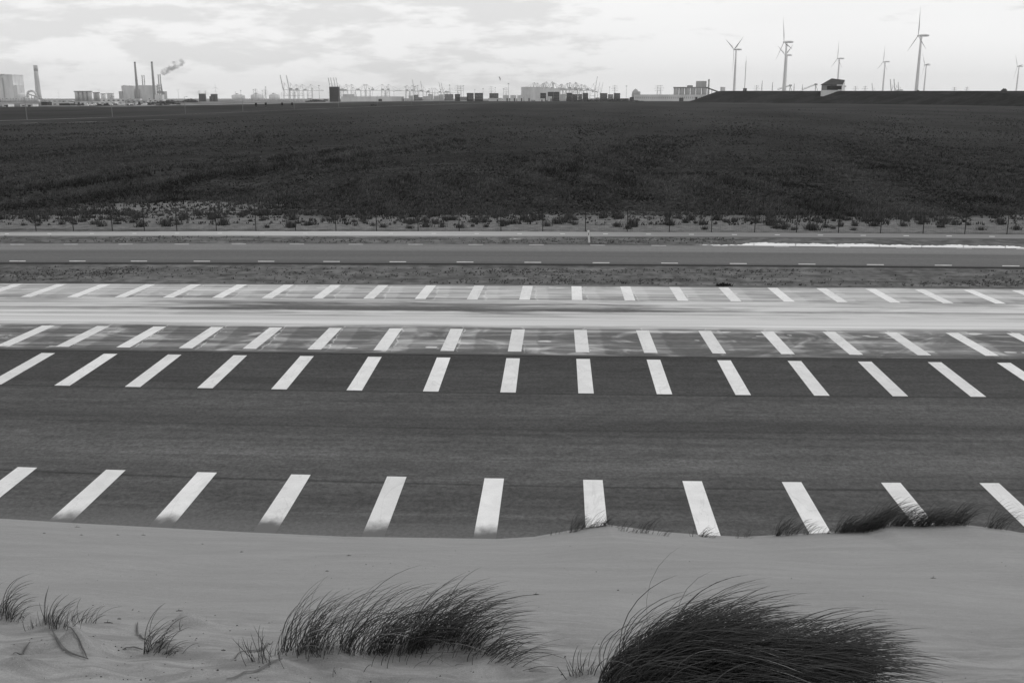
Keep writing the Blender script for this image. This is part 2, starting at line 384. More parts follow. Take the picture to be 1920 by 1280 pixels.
L4t, L4b = line((33, 875.5), (200, 880), (546, 889.3), (909, 896.7), (1280, 901.3), (1651, 904.2), (1837, 905.8)), line((0, 985), (960, 1026), (1920, 1034))
r4b = []
for x in r4t:
    s = (x-1055)/764; xx = x
    for _ in range(5): xx = x + s*(L4b(xx)-L4t(x))
    r4b.append(xx)
stripes(near_road, GN, L4t, L4b, r4t, r4b, 36.5, 43.5, m_stripe_s)
m_dash = gray('worn_dash_paint', .60, .15, 3)
nd_ = [17, 130, 246, 363, 483, 606, 730, 856, 983, 1112, 1240, 1369, 1497, 1625, 1752, 1880]
Ln = line((0, 489.6), (640, 490.3), (1280, 493.8), (1920, 498.8)); Lf = line((0, 458.4), (640, 458.1), (1280, 460.6), (1920, 467))
def dashes(parent, proj, L, x, wd, hgt, m, name='lane_dash', extra=4):
    i = np.arange(len(x)); a = np.polyfit(i, x, 3)
    for q in range(-extra, len(x)+extra):
        p0 = np.polyval(a, q); p1 = p0+wd+.13*(q-5)
        quad(name, [proj(p0, L(p0)-hgt/2), proj(p1, L(p1)-hgt/2), proj(p1, L(p1)+hgt/2), proj(p0, L(p0)+hgt/2)], m, parent, .005)
dashes(service, GS, Ln, nd_, 31, 1.25, m_dash)
fd_ = [18, 120, 223, 328, 434, 543, 653, 765, 878, 992, 1106, 1221, 1337, 1452, 1567, 1680, 1793]
dashes(service, GS, Lf, fd_, 27, .7, m_dash)
Lc = line((0, 438.3), (640, 437.7), (1280, 439.3), (1920, 444))
cd_ = [10, 88, 168, 248, 328, 408, 488, 568, 648, 729, 809, 890, 970, 1050, 1131, 1211, 1292, 1372, 1453, 1533, 1614, 1694, 1775, 1855]
dashes(cycle, GC, Lc, cd_, 8, .9, m_pale, extra=2)

# ------------------------------------------------------------------ puddles on the verge
def fbm1(x, seed, o=4):
    r = np.zeros_like(x); g = np.random.default_rng(seed)
    for k in range(o): r += np.sin(x*(1.7**k)*1.0 + g.uniform(0, 6.28))*(.62**k)
    return r
M = Mat('puddle_water', .04); M.b.inputs['Specular IOR Level'].default_value = .5
m_water = M.out(M.mul(M.rng(M.noise((.4, .8, 1), 3), .3, .7, .9, 1.1), .62))
def puddle(x0, x1, lo, up, seed):
    n = int((x1-x0)/2)+2; px = np.linspace(x0, x1, n); t = (px-x0)/(x1-x0)
    wob = fbm1(px*.07, seed, 7)*.6 + fbm1(px*.5, seed+1, 3)*.35
    V, fs = [], []
    for i in range(n):
        b = lo(px[i]); a = min(up(px[i]) + wob[i], b-.15)
        for k in range(3):
            p = G(px[i], a+(b-a)*k/2, -.008); V.append(tuple(p))
    for i in range(n-1):
        for k in range(2): fs.append((3*i+k, 3*i+k+1, 3*i+4+k, 3*i+3+k))
    o = link_mesh('puddle', V, fs, m_water); fix_up(o); return tag(o, kind='structure')
upf = lambda x: float(np.interp(x, [1310, 1380, 1400, 1450, 1520, 1600, 1660, 1700, 1800, 1850, 1920, 2100], [459.6, 459, 455.5, 455.3, 457.3, 457, 458.2, 460, 459.5, 460.5, 462.5, 468]))
puddle(1312, 2100, lambda x: L_s0(x)-.3, upf, 5)
puddle(956, 976, lambda x: 448.4, lambda x: 447.3, 8)

# ------------------------------------------------------------------ dune
lipx = [-900, -300, 0, 130, 300, 450, 640, 800, 930, 1000, 1065, 1110, 1140, 1180, 1240, 1330, 1400, 1470, 1560, 1620, 1655, 1720, 1800, 1870, 1920, 2200, 2900]
lipy = [960, 965, 975, 983, 992, 1000, 1008.5, 1011, 1013, 1009, 997.5, 990, 986, 991, 999, 1006, 1009, 1005, 1001, 998, 986, 988.5, 985, 992, 1001, 1006, 1000]
YL, SL = 20.3, .384
_lp = np.array([W(a, b, YL) for a, b in zip(lipx, lipy)])
def lipz(X): return np.interp(X, _lp[:, 0], _lp[:, 2])
bumps = []                                # (X, Y, height, sx, sy)
def dune_base(X, Y):
    L = YL - Y
    z = lipz(X)*np.exp(-np.maximum(L, 0)/2.2) + SL*L
    amp = sstep(0, 3, L)
    z = z + amp*(.045*np.sin(.55*X+.35*L+.7)*np.sin(.42*L+.8) + .03*np.sin(1.15*X-.6*L+2.0) + .018*np.sin(2.1*X+1.3*L))
    near = sstep(10.5, 13.5, L)
    z = z + near*(.016*np.sin(5.3*X+2.2*Y)+.014*np.sin(3.1*X-6.1*Y+1)+.010*np.sin(9*X+7*Y+np.sin(4*X)))*(.5+.5*sstep(1.5, -2.5, X))
    return z
def dune_z(X, Y):
    X, Y = np.asarray(X, float), np.asarray(Y, float); z = dune_base(X, Y)
    for bx_, by_, h, sx, sy, skew in bumps:
        ddx = X-bx_; s = np.where(ddx > 0, sx*skew, sx); z = z + h*np.exp(-(ddx/s)**2-((Y-by_)/sy)**2)
    return z
def hit(px, py):
    d = ray(px, py); lo, hi = 2.0, 30.0
    ts = np.linspace(2.5, 24, 500)/d[1]; pts = CAM+np.outer(ts, d)
    below = pts[:, 2] < dune_z(pts[:, 0], pts[:, 1]); i = int(np.argmax(below)) if below.any() else len(ts)-1
    lo, hi = ts[max(i-1, 0)], ts[i]
    for _ in range(20):
        m = (lo+hi)/2; p = CAM+d*m
        if p[2] < dune_z(p[0], p[1]): hi = m
        else: lo = m
    return CAM+d*hi
def mound(px, py, h, sx, sy, skew=1.0):
    p = hit(px, py); bumps.append((p[0], p[1], h, sx, sy, skew))
for args in ((830, 1228, .26, .42, .22, 1.3), (600, 1240, .18, .30, .20, 1.0), (500, 1258, .12, .35, .18, 1.0), (690, 1272, -.14, .25, .15, 1.0), (410, 1236, -.07, .28, .13, 1), (930, 1252, .07, .25, .2, 1.8), (1250, 1300, .18, .7, .5, 2.0),
             (12, 1166, .20, .12, .11, 2.2), (102, 1178, .17, .13, .085, 1.3), (142, 1202, .15, .09, .08, 1.0), (60, 1215, -.09, .13, .08, 1), (305, 1226, .14, .085, .07, 2.6), (347, 1170, .13, .11, .055, 2.6), (240, 1185, -.06, .2, .09, 1), (215, 1225, -.05, .16, .09, 1),
             (40, 1250, .09, .2, .09, 1.2), (470, 1215, .07, .14, .07, 1.6), (380, 1268, .06, .25, .08, 1.5), (1095, 1268, .08, .12, .1, 1.5), (180, 1262, .05, .2, .07, 1.2)):
    mound(*args)
dxs = np.unique(np.round(np.concatenate([np.linspace(-90, -16, 40), np.linspace(-16, -7, 90), np.linspace(-7, 7, 300), np.linspace(7, 16, 90), np.linspace(16, 90, 40)]), 4))
dys = np.concatenate([np.linspace(-6, 4.5, 12)[:-1], np.arange(4.5, 10.5, .05), np.linspace(10.5, YL, 80)])
DX, DY = np.meshgrid(dxs, dys); DZ = dune_z(DX, DY)
rowsV = [np.stack([DX, DY, DZ], -1)]
for off, drop in ((.10, .012), (.25, .075), (.55, .27), (1.0, .60), (1.6, 1.2)):
    rowsV.append(np.stack([dxs, np.full_like(dxs, YL+off), DZ[-1]-drop], -1)[None])
DV = np.concatenate(rowsV, 0); nr, ncl = DV.shape[:2]
idx = np.arange(nr*ncl).reshape(nr, ncl)
df = np.stack([idx[:-1, :-1], idx[:-1, 1:], idx[1:, 1:], idx[1:, :-1]], -1).reshape(-1, 4)
M = Mat('dune_sand', .95)
s1 = M.noise((.35, 1.1, 1), 5, .6, .6); s2 = M.noise(220, 2, .8); s3 = M.noise((1.2, 5, 2), 4, .6, 1.0); s4 = M.noise((30, 30, 30), 3, .7)
c = M.mul(M.mul(M.rng(s1, .3, .7, .94, 1.06), M.rng(s3, .3, .7, .975, 1.025)), M.mul(M.rng(s2, .2, .8, .82, 1.18), .288))
nearm = M.rng(M.y, 10.5, 6.5)
gr1, gr2 = M.noise(75, 3, .8), M.noise((9, 14, 9), 4, .7, .5); c = M.mul(c, M.mul(M.rng(gr1, .25, .75, .84, 1.16), M.rng(gr2, .3, .7, .95, 1.05)))
c = M.mul(c, M.mix(nearm, 1.0, M.rng(M.noise((1.8, 3.4, 2), 6, .66, .8), .35, .65, .72, 1.10)))
M.bump(M.add(M.mul(s2, .25), M.add(M.mul(s4, .3), M.add(M.mul(gr1, .35), M.mul(M.noise((4, 22, 4), 3, .5, 1.2), 1.2)))), .5, .014)
dune = link_mesh('sand_dune', DV.reshape(-1, 3), df, M.out(c), smooth=True); tag(dune, kind='structure')

# ------------------------------------------------------------------ marram grass
def blade_mat(name, v, tipv, lo=.55, hi=1.6):
    M = Mat(name, .55); M.b.inputs['Specular IOR Level'].default_value = .35
    a = M.n('ShaderNodeUVMap'); e = M.n('ShaderNodeSeparateXYZ'); M.t.links.new(a.outputs[0], e.inputs[0])
    return M.out(M.mul(M.rng(e.outputs[0], 0, 1, lo, hi, False), M.mix(e.outputs[1], v, tipv)))
m_blade = blade_mat('marram_blades', .045, .06); m_dry = blade_mat('dry_marram_blades', .17, .22); m_blade_d = blade_mat('dense_marram_blades', .024, .055)
def blades(name, m, base, length, d0, bend, width, parent=None, K=9, droop=.05, windy=0.0, seed=1):
    g = np.random.default_rng(seed); N = len(base); p = np.array(base, float); d = np.array(d0, float); d /= np.linalg.norm(d, axis=1)[:, None]
    wind = np.zeros((N, 3)); wind[:, 0] = 1; wind[:, 1] = windy + g.normal(0, .25, N); wind[:, 2] = -.12
    rings, K1 = [], K+1
    for k in range(K1):
        t = k/K; wd = width*(1.0-.12*t)*(1 if t < .5 else np.sqrt(max(1-((t-.5)/.5)**2, .02)))
        sx = np.cross(d, np.array([0, 0, 1.])+.01); sx /= np.maximum(np.linalg.norm(sx, axis=1), 1e-6)[:, None]; sy = np.cross(sx, d)
        rings.append(np.stack([p+sx*wd[:, None]*math.cos(a)+sy*wd[:, None]*math.sin(a) for a in (0, 2.094, 4.189)], 1))
        d = d + wind*(bend*(.35+1.0*t))[:, None]/K*2.2; d[:, 2] -= droop*t*1.2; d /= np.linalg.norm(d, axis=1)[:, None]
        p = p + d*(length/K)[:, None]
    V = np.stack(rings, 1).reshape(-1, 3); b = (np.arange(N)*K1*3)[:, None]; fs = []
    q = np.array([(k*3+i, k*3+(i+1) % 3, (k+1)*3+(i+1) % 3, (k+1)*3+i) for k in range(K) for i in range(3)])
    fs = (b[:, :, None]+q[None]).reshape(-1, 4)
    o = link_mesh(name, V, fs, m, parent, smooth=True)
    tone = g.random(N); uvv = np.zeros((N, K1, 3, 2)); uvv[..., 0] = tone[:, None, None]; uvv[..., 1] = (np.arange(K1)/K)[None, :, None]
    li = np.zeros(len(o.data.loops), np.int32); o.data.loops.foreach_get('vertex_index', li)
    lay = o.data.uv_layers.new(name='UVMap'); lay.data.foreach_set('uv', uvv.reshape(-1, 2)[li].ravel()); return o
def clump(label, spots, parts=True, seed=1, cat='grass clump', dense=False, width=.0028, group=None):
    """spots: (px, py, spread_px, n, length m, bend, lean)"""
    g = np.random.default_rng(seed); B, Ln_, D, Bd = [], [], [], []
    for px, py, sp, n, le, be, lean in spots:
        for _ in range(n):
            a = px + g.normal(0, sp); b_ = py + g.normal(0, sp*.28)
            B.append((a, b_)); Ln_.append(le*g.uniform(.45, 1.12)); wild = g.random() < .13; D.append((lean+g.normal(0, .5 if wild else .17), g.normal(0, .5 if wild else .16), 1.0)); Bd.append(be*g.uniform(.8, 1.35))
    c0 = hit(spots[len(spots)//2][0], spots[len(spots)//2][1]); k = np.median([s[2] for s in spots])
    Y0 = np.array([hit(s[0], s[1]) for s in spots])
    pts, j = [], 0
    for si, (px, py, sp, n, le, be, lean) in enumerate(spots):
        m_per = np.linalg.norm(Y0[si]-CAM)/F
        for _ in range(n):
            a, b_ = B[j]; j += 1
            X = Y0[si][0]+(a-px)*m_per; Yq = Y0[si][1]-(b_-py)*m_per*2.0; Yq = min(Yq, YL+.05)
            pts.append((X, Yq, float(dune_z(X, Yq))-.02))
    t = thing('marram_clump', label, cat, c0, group)
    Ln_, Bd = np.array(Ln_), np.array(Bd); wd = width*g.uniform(.45, 1.2, len(pts))
    dry = g.random(len(pts)) < (.05 if parts else 0)
    P_, D_ = np.array(pts), np.array(D)
    blades('green_blades', m_blade_d if dense else m_blade, P_[~dry], Ln_[~dry], D_[~dry], Bd[~dry], wd[~dry], t, seed=seed)
    if dry.any(): blades('dry_blades', m_dry, P_[dry], Ln_[dry]*.9, D_[dry]*np.array([1.6, 2, 1]), Bd[dry]*1.1, wd[dry], t, droop=.12, seed=seed+1)
    return t
clump('large open clump of dark marram grass bent right on its sand mound',
      [(480, 1236, 12, 8, 0.31, 0.11, -.45), (500, 1240, 14, 15, 0.27, 0.34, -.2), (536, 1222, 8, 19, 0.58, 0.56, .05), (542, 1220, 5, 8, 0.82, 0.84, .02), (570, 1220, 12, 62, 0.64, 0.67, .12), (605, 1222, 14, 42, 0.64, 0.78, .14), (646, 1218, 7, 26, 0.89, 0.84, .12), (670, 1220, 18, 34, 0.64, 0.95, .2),
       (700, 1224, 12, 34, 0.78, 0.90, .16), (725, 1224, 14, 38, 0.60, 0.90, .2), (760, 1222, 14, 46, 0.80, 0.90, .2), (785, 1212, 12, 35, 0.85, 0.95, .22), (815, 1200, 14, 70, 0.72, 0.95, .22), (846, 1202, 14, 77, 0.74, 1.06, .25), (880, 1212, 14, 46, 0.64, 1.18, .35), (910, 1226, 14, 31, 0.50, 1.18, .5), (940, 1238, 16, 26, 0.47, 1.29, .75), (980, 1252, 14, 8, 0.35, 1.23, .9),
       (680, 1226, 110, 46, 0.21, 0.34, .0), (830, 1212, 60, 46, 0.29, 0.78, .1),
       (655, 1222, 12, 27, .70, .95, .18), (710, 1222, 12, 34, .74, 1.0, .2), (760, 1218, 14, 40, .78, 1.0, .22), (790, 1208, 12, 34, .80, 1.0, .22)], seed=3)
clump('largest dense dark clump of marram grass swept over to the right by the wind',
      [(1134, 1290, 8, 46, .60, 1.0, .0), (1160, 1276, 14, 190, .68, 1.2, .05), (1195, 1278, 20, 330, .86, 1.15, .08), (1235, 1285, 22, 420, .96, 1.25, .12), (1275, 1290, 24, 420, .98, 1.35, .16), (1325, 1290, 26, 320, .92, 1.45, .25),
       (1380, 1290, 24, 260, .84, 1.5, .35), (1425, 1290, 24, 300, .90, 1.4, .4), (1465, 1288, 22, 280, .88, 1.4, .45), (1500, 1286, 22, 190, .82, 1.5, .55), (1532, 1286, 20, 90, .76, 1.6, .7), (1560, 1290, 22, 40, .62, 1.7, .9), (1190, 1300, 30, 200, .6, 1.3, .0), (1300, 1310, 60, 300, .55, 1.4, .1), (1430, 1310, 60, 260, .6, 1.5, .3)], seed=5, dense=True)
clump('marram clump cut by the left edge of the photo beside the small mounds', [(4, 1158, 8, 26, .52, .75, .1), (20, 1160, 5, 16, .45, .8, .25), (35, 1163, 6, 6, .2, .5, .3)], seed=7)
clump('low sparse marram tuft with short spiky blades, second from the left edge', [(82, 1172, 5, 10, .32, .15, .05), (100, 1173, 5, 16, .40, .55, .1), (118, 1173, 12, 30, .20, .3, .1), (150, 1168, 10, 20, .30, .6, .35), (60, 1178, 6, 10, .12, .2, -.2)], seed=9)
clump('small marram tuft growing from a sand cone between the sparse and the large clump', [(278, 1222, 5, 22, .42, .7, .1), (294, 1218, 8, 16, .34, .75, .25), (312, 1225, 8, 12, .24, .8, .5), (330, 1180, 6, 4, .22, .3, .2)], seed=11)
clump('little spray of marram sprouts left of the dense clump base', [(1088, 1262, 8, 10, .22, .3, -.2), (1075, 1262, 6, 5, .15, .1, -.5), (1108, 1265, 6, 8, .2, .4, .1)], seed=13)
cw = .0036
clump('marram tuft on the crest beside the stripe left of the crest gap', [(1076, 997, 5, 41, 0.58, .6, .1), (1088, 993, 5, 21, 0.38, .6, .1), (1045, 1001, 9, 14, 0.18, .3, .1)], seed=15, width=cw, parts=False)
clump('low marram row on the hump of the crest crossing a white stripe', [(1108, 988, 9, 41, 0.28, .6, .2), (1130, 985, 8, 44, 0.33, .6, .2), (1116, 988, 12, 12, 0.61, .9, .2), (1150, 988, 8, 18, 0.20, .6, .2)], seed=17, width=cw, parts=False)
clump('thin faint marram tuft sloping down right of the crest hump', [(1180, 997, 10, 23, 0.38, .6, .2), (1210, 999, 8, 30, 0.54, .7, .2), (1245, 1004, 8, 12, 0.32, .6, .3)], seed=19, width=.0036, parts=False)
clump('small curled marram tuft at the foot of a crest stripe', [(1318, 1006, 5, 30, 0.31, .8, .2), (1300, 1006, 2, 5, 0.32, .2, 0), (1335, 1008, 6, 7, 0.26, .9, .4)], seed=21, width=.0036, parts=False)
clump('pair of stray marram sprigs between two crest stripes', [(1400, 1008, 4, 12, 0.38, .5, .1), (1384, 1009, 3, 5, 0.26, .5, .2)], seed=23, width=.0036, parts=False)
clump('loose marram tuft left of the stripe that leads the crest thicket', [(1452, 1003, 6, 44, 0.70, .65, .1), (1470, 1001, 10, 36, 0.58, .8, .2), (1500, 1001, 8, 18, 0.45, .8, .2)], seed=25, width=cw, parts=False)
clump('dark low marram bush right of the stripe on the crest', [(1562, 996, 7, 116, 0.70, .8, .15), (1585, 995, 9, 134, 0.64, .95, .25), (1605, 994, 8, 54, 0.58, .9, .3), (1545, 999, 8, 18, 0.26, .4, 0)], seed=27, width=cw, parts=False)
clump('dark marram bush in the middle of the crest thicket', [(1622, 994, 8, 134, 0.84, .85, .15), (1645, 990, 9, 170, 0.92, .95, .2), (1668, 984, 10, 144, 0.87, 1.0, .3), (1690, 983, 10, 80, 0.74, 1.05, .35)], seed=29, width=cw, parts=False)
clump('loose marram tuft over the stripe in the crest thicket', [(1700, 983, 12, 108, 0.79, 1.0, .25), (1725, 982, 12, 98, 0.77, 1.0, .3), (1748, 982, 8, 44, 0.64, 1.0, .3)], seed=31, width=cw, parts=False)
clump('upright marram tuft between the last two crest stripes', [(1775, 982, 7, 80, 0.79, .75, .15), (1795, 982, 8, 62, 0.77, .8, .2), (1822, 984, 9, 54, 0.74, .85, .2), (1848, 988, 8, 26, 0.51, .8, .2)], seed=33, width=cw, parts=False)
clump('dark marram tuft at the right edge over the last crest stripe', [(1888, 990, 6, 98, 0.84, .75, .1), (1905, 994, 6, 80, 0.77, .8, .2), (1925, 998, 8, 80, 0.70, .8, .2), (1950, 1000, 12, 62, 0.64, .8, .2)], seed=35, width=cw, parts=False)

# bits of dead stem lying on the sand
for k, (px, py, le, an) in enumerate([(150, 1003, .10, .3), (218, 1003, .12, -.5), (378, 1020, .06, 0), (450, 1035, .1, .2), (140, 988, .2, 0), (610, 1071, .09, .1), (650, 1042, .14, .2), (1000, 1115, .12, -.2), (1745, 1084, .16, -.25), (265, 1003, .15, 0), (80, 1000, .12, .6), (330, 1146, .12, .1), (220, 1161, .06, 0), (195, 1168, .14, -.1), (230, 1218, .05, .2), (415, 1220, .06, .2), (1157, 1107, .05, -.3)]):
    p = hit(px, py); mb = MB(); e = np.array([math.cos(an), .2, 0])*le
    def on(q): return (q[0], q[1], float(dune_z(q[0], q[1]))+.008)
    mb.tube([on(p), on(p+e*.3+np.array([0, .02, 0])), on(p+e*.55)], [.003, .0045, .002], 5)
    mb.tube([on(p+e*.2), (p[0]+e[0]*.3, p[1], on(p)[2]+le*.25)], [.003, .001], 4)
    tag(mb.build('twig', m_blade, smooth=True), 'short dark broken twig lying on the open dune sand', 'twig', 'twigs strewn on the sand')
g = np.random.default_rng(91); V, fs = [], []
for k in range(420):
    q = hit(g.uniform(-20, 1940), 1020+260*g.random()**.8) if k % 3 else hit(g.uniform(-20, 620), g.uniform(1140, 1280)); r_ = g.uniform(.003, .010); an = g.uniform(0, 6.28); b0 = len(V)
    for a_ in (0, 2.1, 4.2): V.append((q[0]+r_*1.6*math.cos(an+a_), q[1]+r_*math.sin(an+a_), q[2]-.002))
    V.append((q[0]+r_*.4, q[1], q[2]+r_*1.1)); fs += [(b0, b0+1, b0+3), (b0+1, b0+2, b0+3), (b0+2, b0, b0+3)]
M = Mat('shell_grit', .8); m_grit = M.out(M.rng(M.noise(3, 2), .4, .6, .05, .45))
tag(link_mesh('shell_grit', V, fs, m_grit), 'scattered shell grit and plant crumbs on the dune sand', 'grit', kind='stuff')
# half buried dry leaves on the near slope
def leaf(pts, w_, label):
    q = [hit(a, b) for a, b in pts]; n = 14; t = np.linspace(0, len(q)-1, n); A = np.array(q)
    V, fs = [], []
    for i, tt in enumerate(t):
        c0 = np.array([np.interp(tt, range(len(q)), A[:, a]) for a in range(3)]); c0[2] = float(dune_z(c0[0], c0[1]))
        c1 = np.array([np.interp(min(tt+.1, len(q)-1), range(len(q)), A[:, a]) for a in range(3)]); dd = c1-c0+1e-6; s = np.array([-dd[1], dd[0], 0]); s /= np.linalg.norm(s)
        ww = w_*math.sin(math.pi*(.08+.88*i/(n-1)))
        V += [tuple(c0+s*ww+[0, 0, .012]), tuple(c0+[0, 0, .022]), tuple(c0-s*ww+[0, 0, .012])]
    for i in range(n-1): fs += [(3*i, 3*i+1, 3*i+4, 3*i+3), (3*i+1, 3*i+2, 3*i+5, 3*i+4)]
    tag(link_mesh('fallen_straw', V, fs, m_leaf, smooth=True), label, 'straw')
M = Mat('dry_leaf', .8); m_leaf = M.out(M.mul(M.rng(M.noise(8, 4), .3, .7, .7, 1.2), .13))
leaf([(98, 1180), (107, 1202), (125, 1222), (166, 1238)], .012, 'long curled dry straw crossing the small sand cone at lower left')
leaf([(128, 1178), (150, 1202), (158, 1222), (164, 1236)], .007, 'thin dry straw curving down the right side of the small sand cone')
leaf([(258, 1168), (257, 1185), (266, 1198), (280, 1205)], .010, 'curled dry straw standing left of the small marram tuft')
leaf([(235, 1217), (252, 1215), (268, 1220)], .007, 'short dry straw lying left of the base of the small marram tuft')
leaf([(25, 1228), (45, 1222), (57, 1206)], .008, 'pale dry straw arched on the sand at the far lower left')
leaf([(440, 1238), (470, 1222), (500, 1215), (512, 1205)], .010, 'long dry straw lying left of the large open clump')
leaf([(425, 1276), (460, 1262), (500, 1248), (530, 1238)], .010, 'long dry straw running along the sand below the large open clump')

# ------------------------------------------------------------------ low growth in the field (nobody could count it)
def tufts(name, pos, h, wdt, nb, m, seed, lean=.35, tone_by=None):
    g = np.random.default_rng(seed); N = len(pos); A = np.repeat(np.array(pos), nb, 0); H = np.repeat(h, nb)*g.uniform(.45, 1.1, N*nb); Wd = np.repeat(wdt, nb)*g.uniform(.6, 1.2, N*nb)
    an = g.uniform(0, math.pi, N*nb); off = g.normal(0, 1, (N*nb, 2))*np.repeat(h, nb)[:, None]*.33
    A = A+np.stack([off[:, 0], off[:, 1], np.zeros(N*nb)], 1); dx_, dy_ = np.cos(an)*Wd, np.sin(an)*Wd*.5
    tip = A+np.stack([H*(lean+g.normal(0, .35, N*nb)), H*g.normal(0, .3, N*nb), H], 1)
    mid = A+(tip-A)*.55+np.stack([-H*.1, np.zeros(N*nb), H*.08], 1)
    b0, b1 = A+np.stack([-dx_, -dy_, np.zeros(N*nb)], 1), A+np.stack([dx_, dy_, np.zeros(N*nb)], 1)
    m0, m1 = mid+np.stack([-dx_, -dy_, np.zeros(N*nb)], 1)*.7, mid+np.stack([dx_, dy_, np.zeros(N*nb)], 1)*.7
    V = np.stack([b0, b1, m1, m0, tip], 1).reshape(-1, 3); b = (np.arange(N*nb)*5)
    q = [tuple(r) for r in np.stack([b, b+1, b+2, b+3], 1).tolist()]+[tuple(r) for r in np.stack([b+3, b+2, b+4], 1).tolist()]
    o = link_mesh(name, V, q, m)
    lay = o.data.uv_layers.new(name='UVMap'); tone = np.repeat(g.random(N) if tone_by is None else np.clip(.45+.30*tone_by+g.normal(0, .24, N), 0, 1), nb*5); li = np.zeros(len(o.data.loops), np.int32); o.data.loops.foreach_get('vertex_index', li)
    uvv = np.stack([tone, np.tile([0, 0, .5, .5, 1.], N*nb)], 1); lay.data.foreach_set('uv', uvv[li].ravel()); return o
m_grass = blade_mat('field_grass', .036, .088, .35, 2.0); m_grass.node_tree.nodes['Principled BSDF'].inputs['Specular IOR Level'].default_value = .05
def vnoise(X, Y, seed):
    g = np.random.default_rng(seed); r = np.zeros_like(X)
    for k in range(9):
        a = g.uniform(0, 6.28); f = g.uniform(.6, 1.6)*(1.5**(k % 4)); r += np.sin((X*math.cos(a)+Y*math.sin(a))*f+g.uniform(0, 6.28))/(1.25**(k % 4))
    return r/3.2
Lr = [(-200, 231), (0, 227), (200, 221), (400, 213), (560, 207), (700, 203), (850, 199), (1000, 195.6), (1200, 191)]
N0 = 80000
px = rng.uniform(-60, 1980, N0); pyy = 205+(404-205)*rng.random(N0)**.74; pyy = np.where(rng.random(N0) < .02, 402+20*rng.random(N0)**1.8, np.where(pyy > 403, pyy-200*rng.random(N0), pyy))
pos = np.array([G(a, b, 0) for a, b in zip(px, pyy)])
nzv = vnoise(pos[:, 0]*.12, pos[:, 1]*.09, 4)
on_patch = ((pos[:, 0]-pc[0])/12)**2+((pos[:, 1]-pc[1])/5.5)**2 + .5*vnoise(pos[:, 0]*.4, pos[:, 1]*.4, 5) < rng.uniform(0, 1.3, N0)
keep = (nzv+rng.normal(0, .7, N0) > -.75) & ~on_patch
keep &= pyy > np.interp(px, [a for a, b in Lr], [b for a, b in Lr]) + 7
tb = [np.array(G(a, b, 0)) for a, b in ((1078, 345), (1082, 300), (1085, 262), (1080, 228))]
def along(path, P2):
    best = np.full(len(P2), 1e9); side = np.zeros(len(P2))
    for s0, s1 in zip(path[:-1], path[1:]):
        v = s1[:2]-s0[:2]; tt = np.clip(((P2[:, :2]-s0[:2])@v)/(v@v), 0, 1); q = P2[:, :2]-(s0[:2]+tt[:, None]*v); dd = np.linalg.norm(q, axis=1)
        sd_ = v[0]*q[:, 1]-v[1]*q[:, 0]; side = np.where(dd < best, np.sign(sd_), side); best = np.minimum(best, dd)
    return best, side
# two worn tracks through the field stay thin
ta = [np.array(G(a, b, 0)) for a, b in ((0, 375), (200, 345), (440, 300), (700, 255), (880, 218))]
for s0, s1 in zip(ta[:-1], ta[1:]):
    v = s1[:2]-s0[:2]; tt = np.clip(((pos[:, :2]-s0[:2])@v)/(v@v), 0, 1); dist = np.linalg.norm(pos[:, :2]-(s0[:2]+tt[:, None]*v), axis=1)
    keep &= ~((dist < (1.2+pos[:, 1]*.006)*(1+.7*vnoise(pos[:, 0]*.2, pos[:, 1]*.2, 8))) & (rng.random(N0) < .8) & (tt > 0) & (tt < 1))
dA, sA = along(ta, pos); dB, sB = along(tb, pos)
dark = .6*((dA*rng.uniform(.7, 1.6, len(pos)) < .8+pos[:, 1]*.009) & (sA > 0)).astype(float) + .38*(dB*rng.uniform(.6, 1.8, len(pos)) < .3+pos[:, 1]*.0022) + .25*((np.abs(dA-9+rng.normal(0, 1, len(pos))) < 1.5+pos[:, 1]*.004) & (sA < 0))
for (rx, ry, rl) in ((1290, 328, 60), (1500, 350, 40), (1830, 375, 60), (1440, 330, 30), (1050, 322, 35), (1760, 265, 50), (640, 306, 60), (1200, 370, 40), (300, 365, 50), (1680, 318, 60)):
    q0 = G(rx, ry, 0); dark += .5*((np.abs(pos[:, 1]-q0[1]+1.6*np.sin(pos[:, 0]*.23)+rng.normal(0, 1.6, len(pos))) < 1.4+q0[1]*.008) & (np.abs(pos[:, 0]-q0[0]) < rl*q0[1]/F*(.6+.8*rng.random(len(pos)))))
dark = dark[keep]
pos = pos[keep]; pos[:, 2] = gz(pos[:, 0], pos[:, 1])-.02; hh = rng.uniform(.22, .55, len(pos))*(.7+.5*np.clip(nzv[keep], -.5, 1)); hh *= np.where(pos[:, 1] < 110, .85, 1.0)*(1+.7*np.clip(dark, 0, 1))
tag(tufts('field_grass', pos, hh, .028+pos[:, 1]*.00022, 6, m_grass, 6, lean=.15, tone_by=.45*vnoise(pos[:, 0]*.10, pos[:, 1]*.05, 17)+.9*vnoise(pos[:, 0]*.5, pos[:, 1]*.14, 18)-3.0*dark+.5*((dA[keep] < 3+pos[:, 1]*.02) & (sA[keep] < 0))), 'dark rough grass covering the wide field behind the fence', 'grass', kind='stuff')
m_weed = blade_mat('verge_weed', .05, .10)
N1 = 11000
px = rng.uniform(-60, 1980, N1); q1 = rng.random(N1)
pyv = np.where(q1 < .62, rng.uniform(503, 532, N1), rng.uniform(445, 456, N1)); pyv += np.where(q1 < .62, (px-960)*.005, (px-960)*.003)
pos = np.array([G(a, b, 0) for a, b in zip(px, pyv)]); nzv = vnoise(pos[:, 0]*.35, pos[:, 1]*.8, 9)
kp = (nzv+rng.normal(0, .8, N1) > .62) & ~((px > 1380) & (pyv > 440) & (pyv < 470)); pos = pos[kp]; pos[:, 2] = -.02
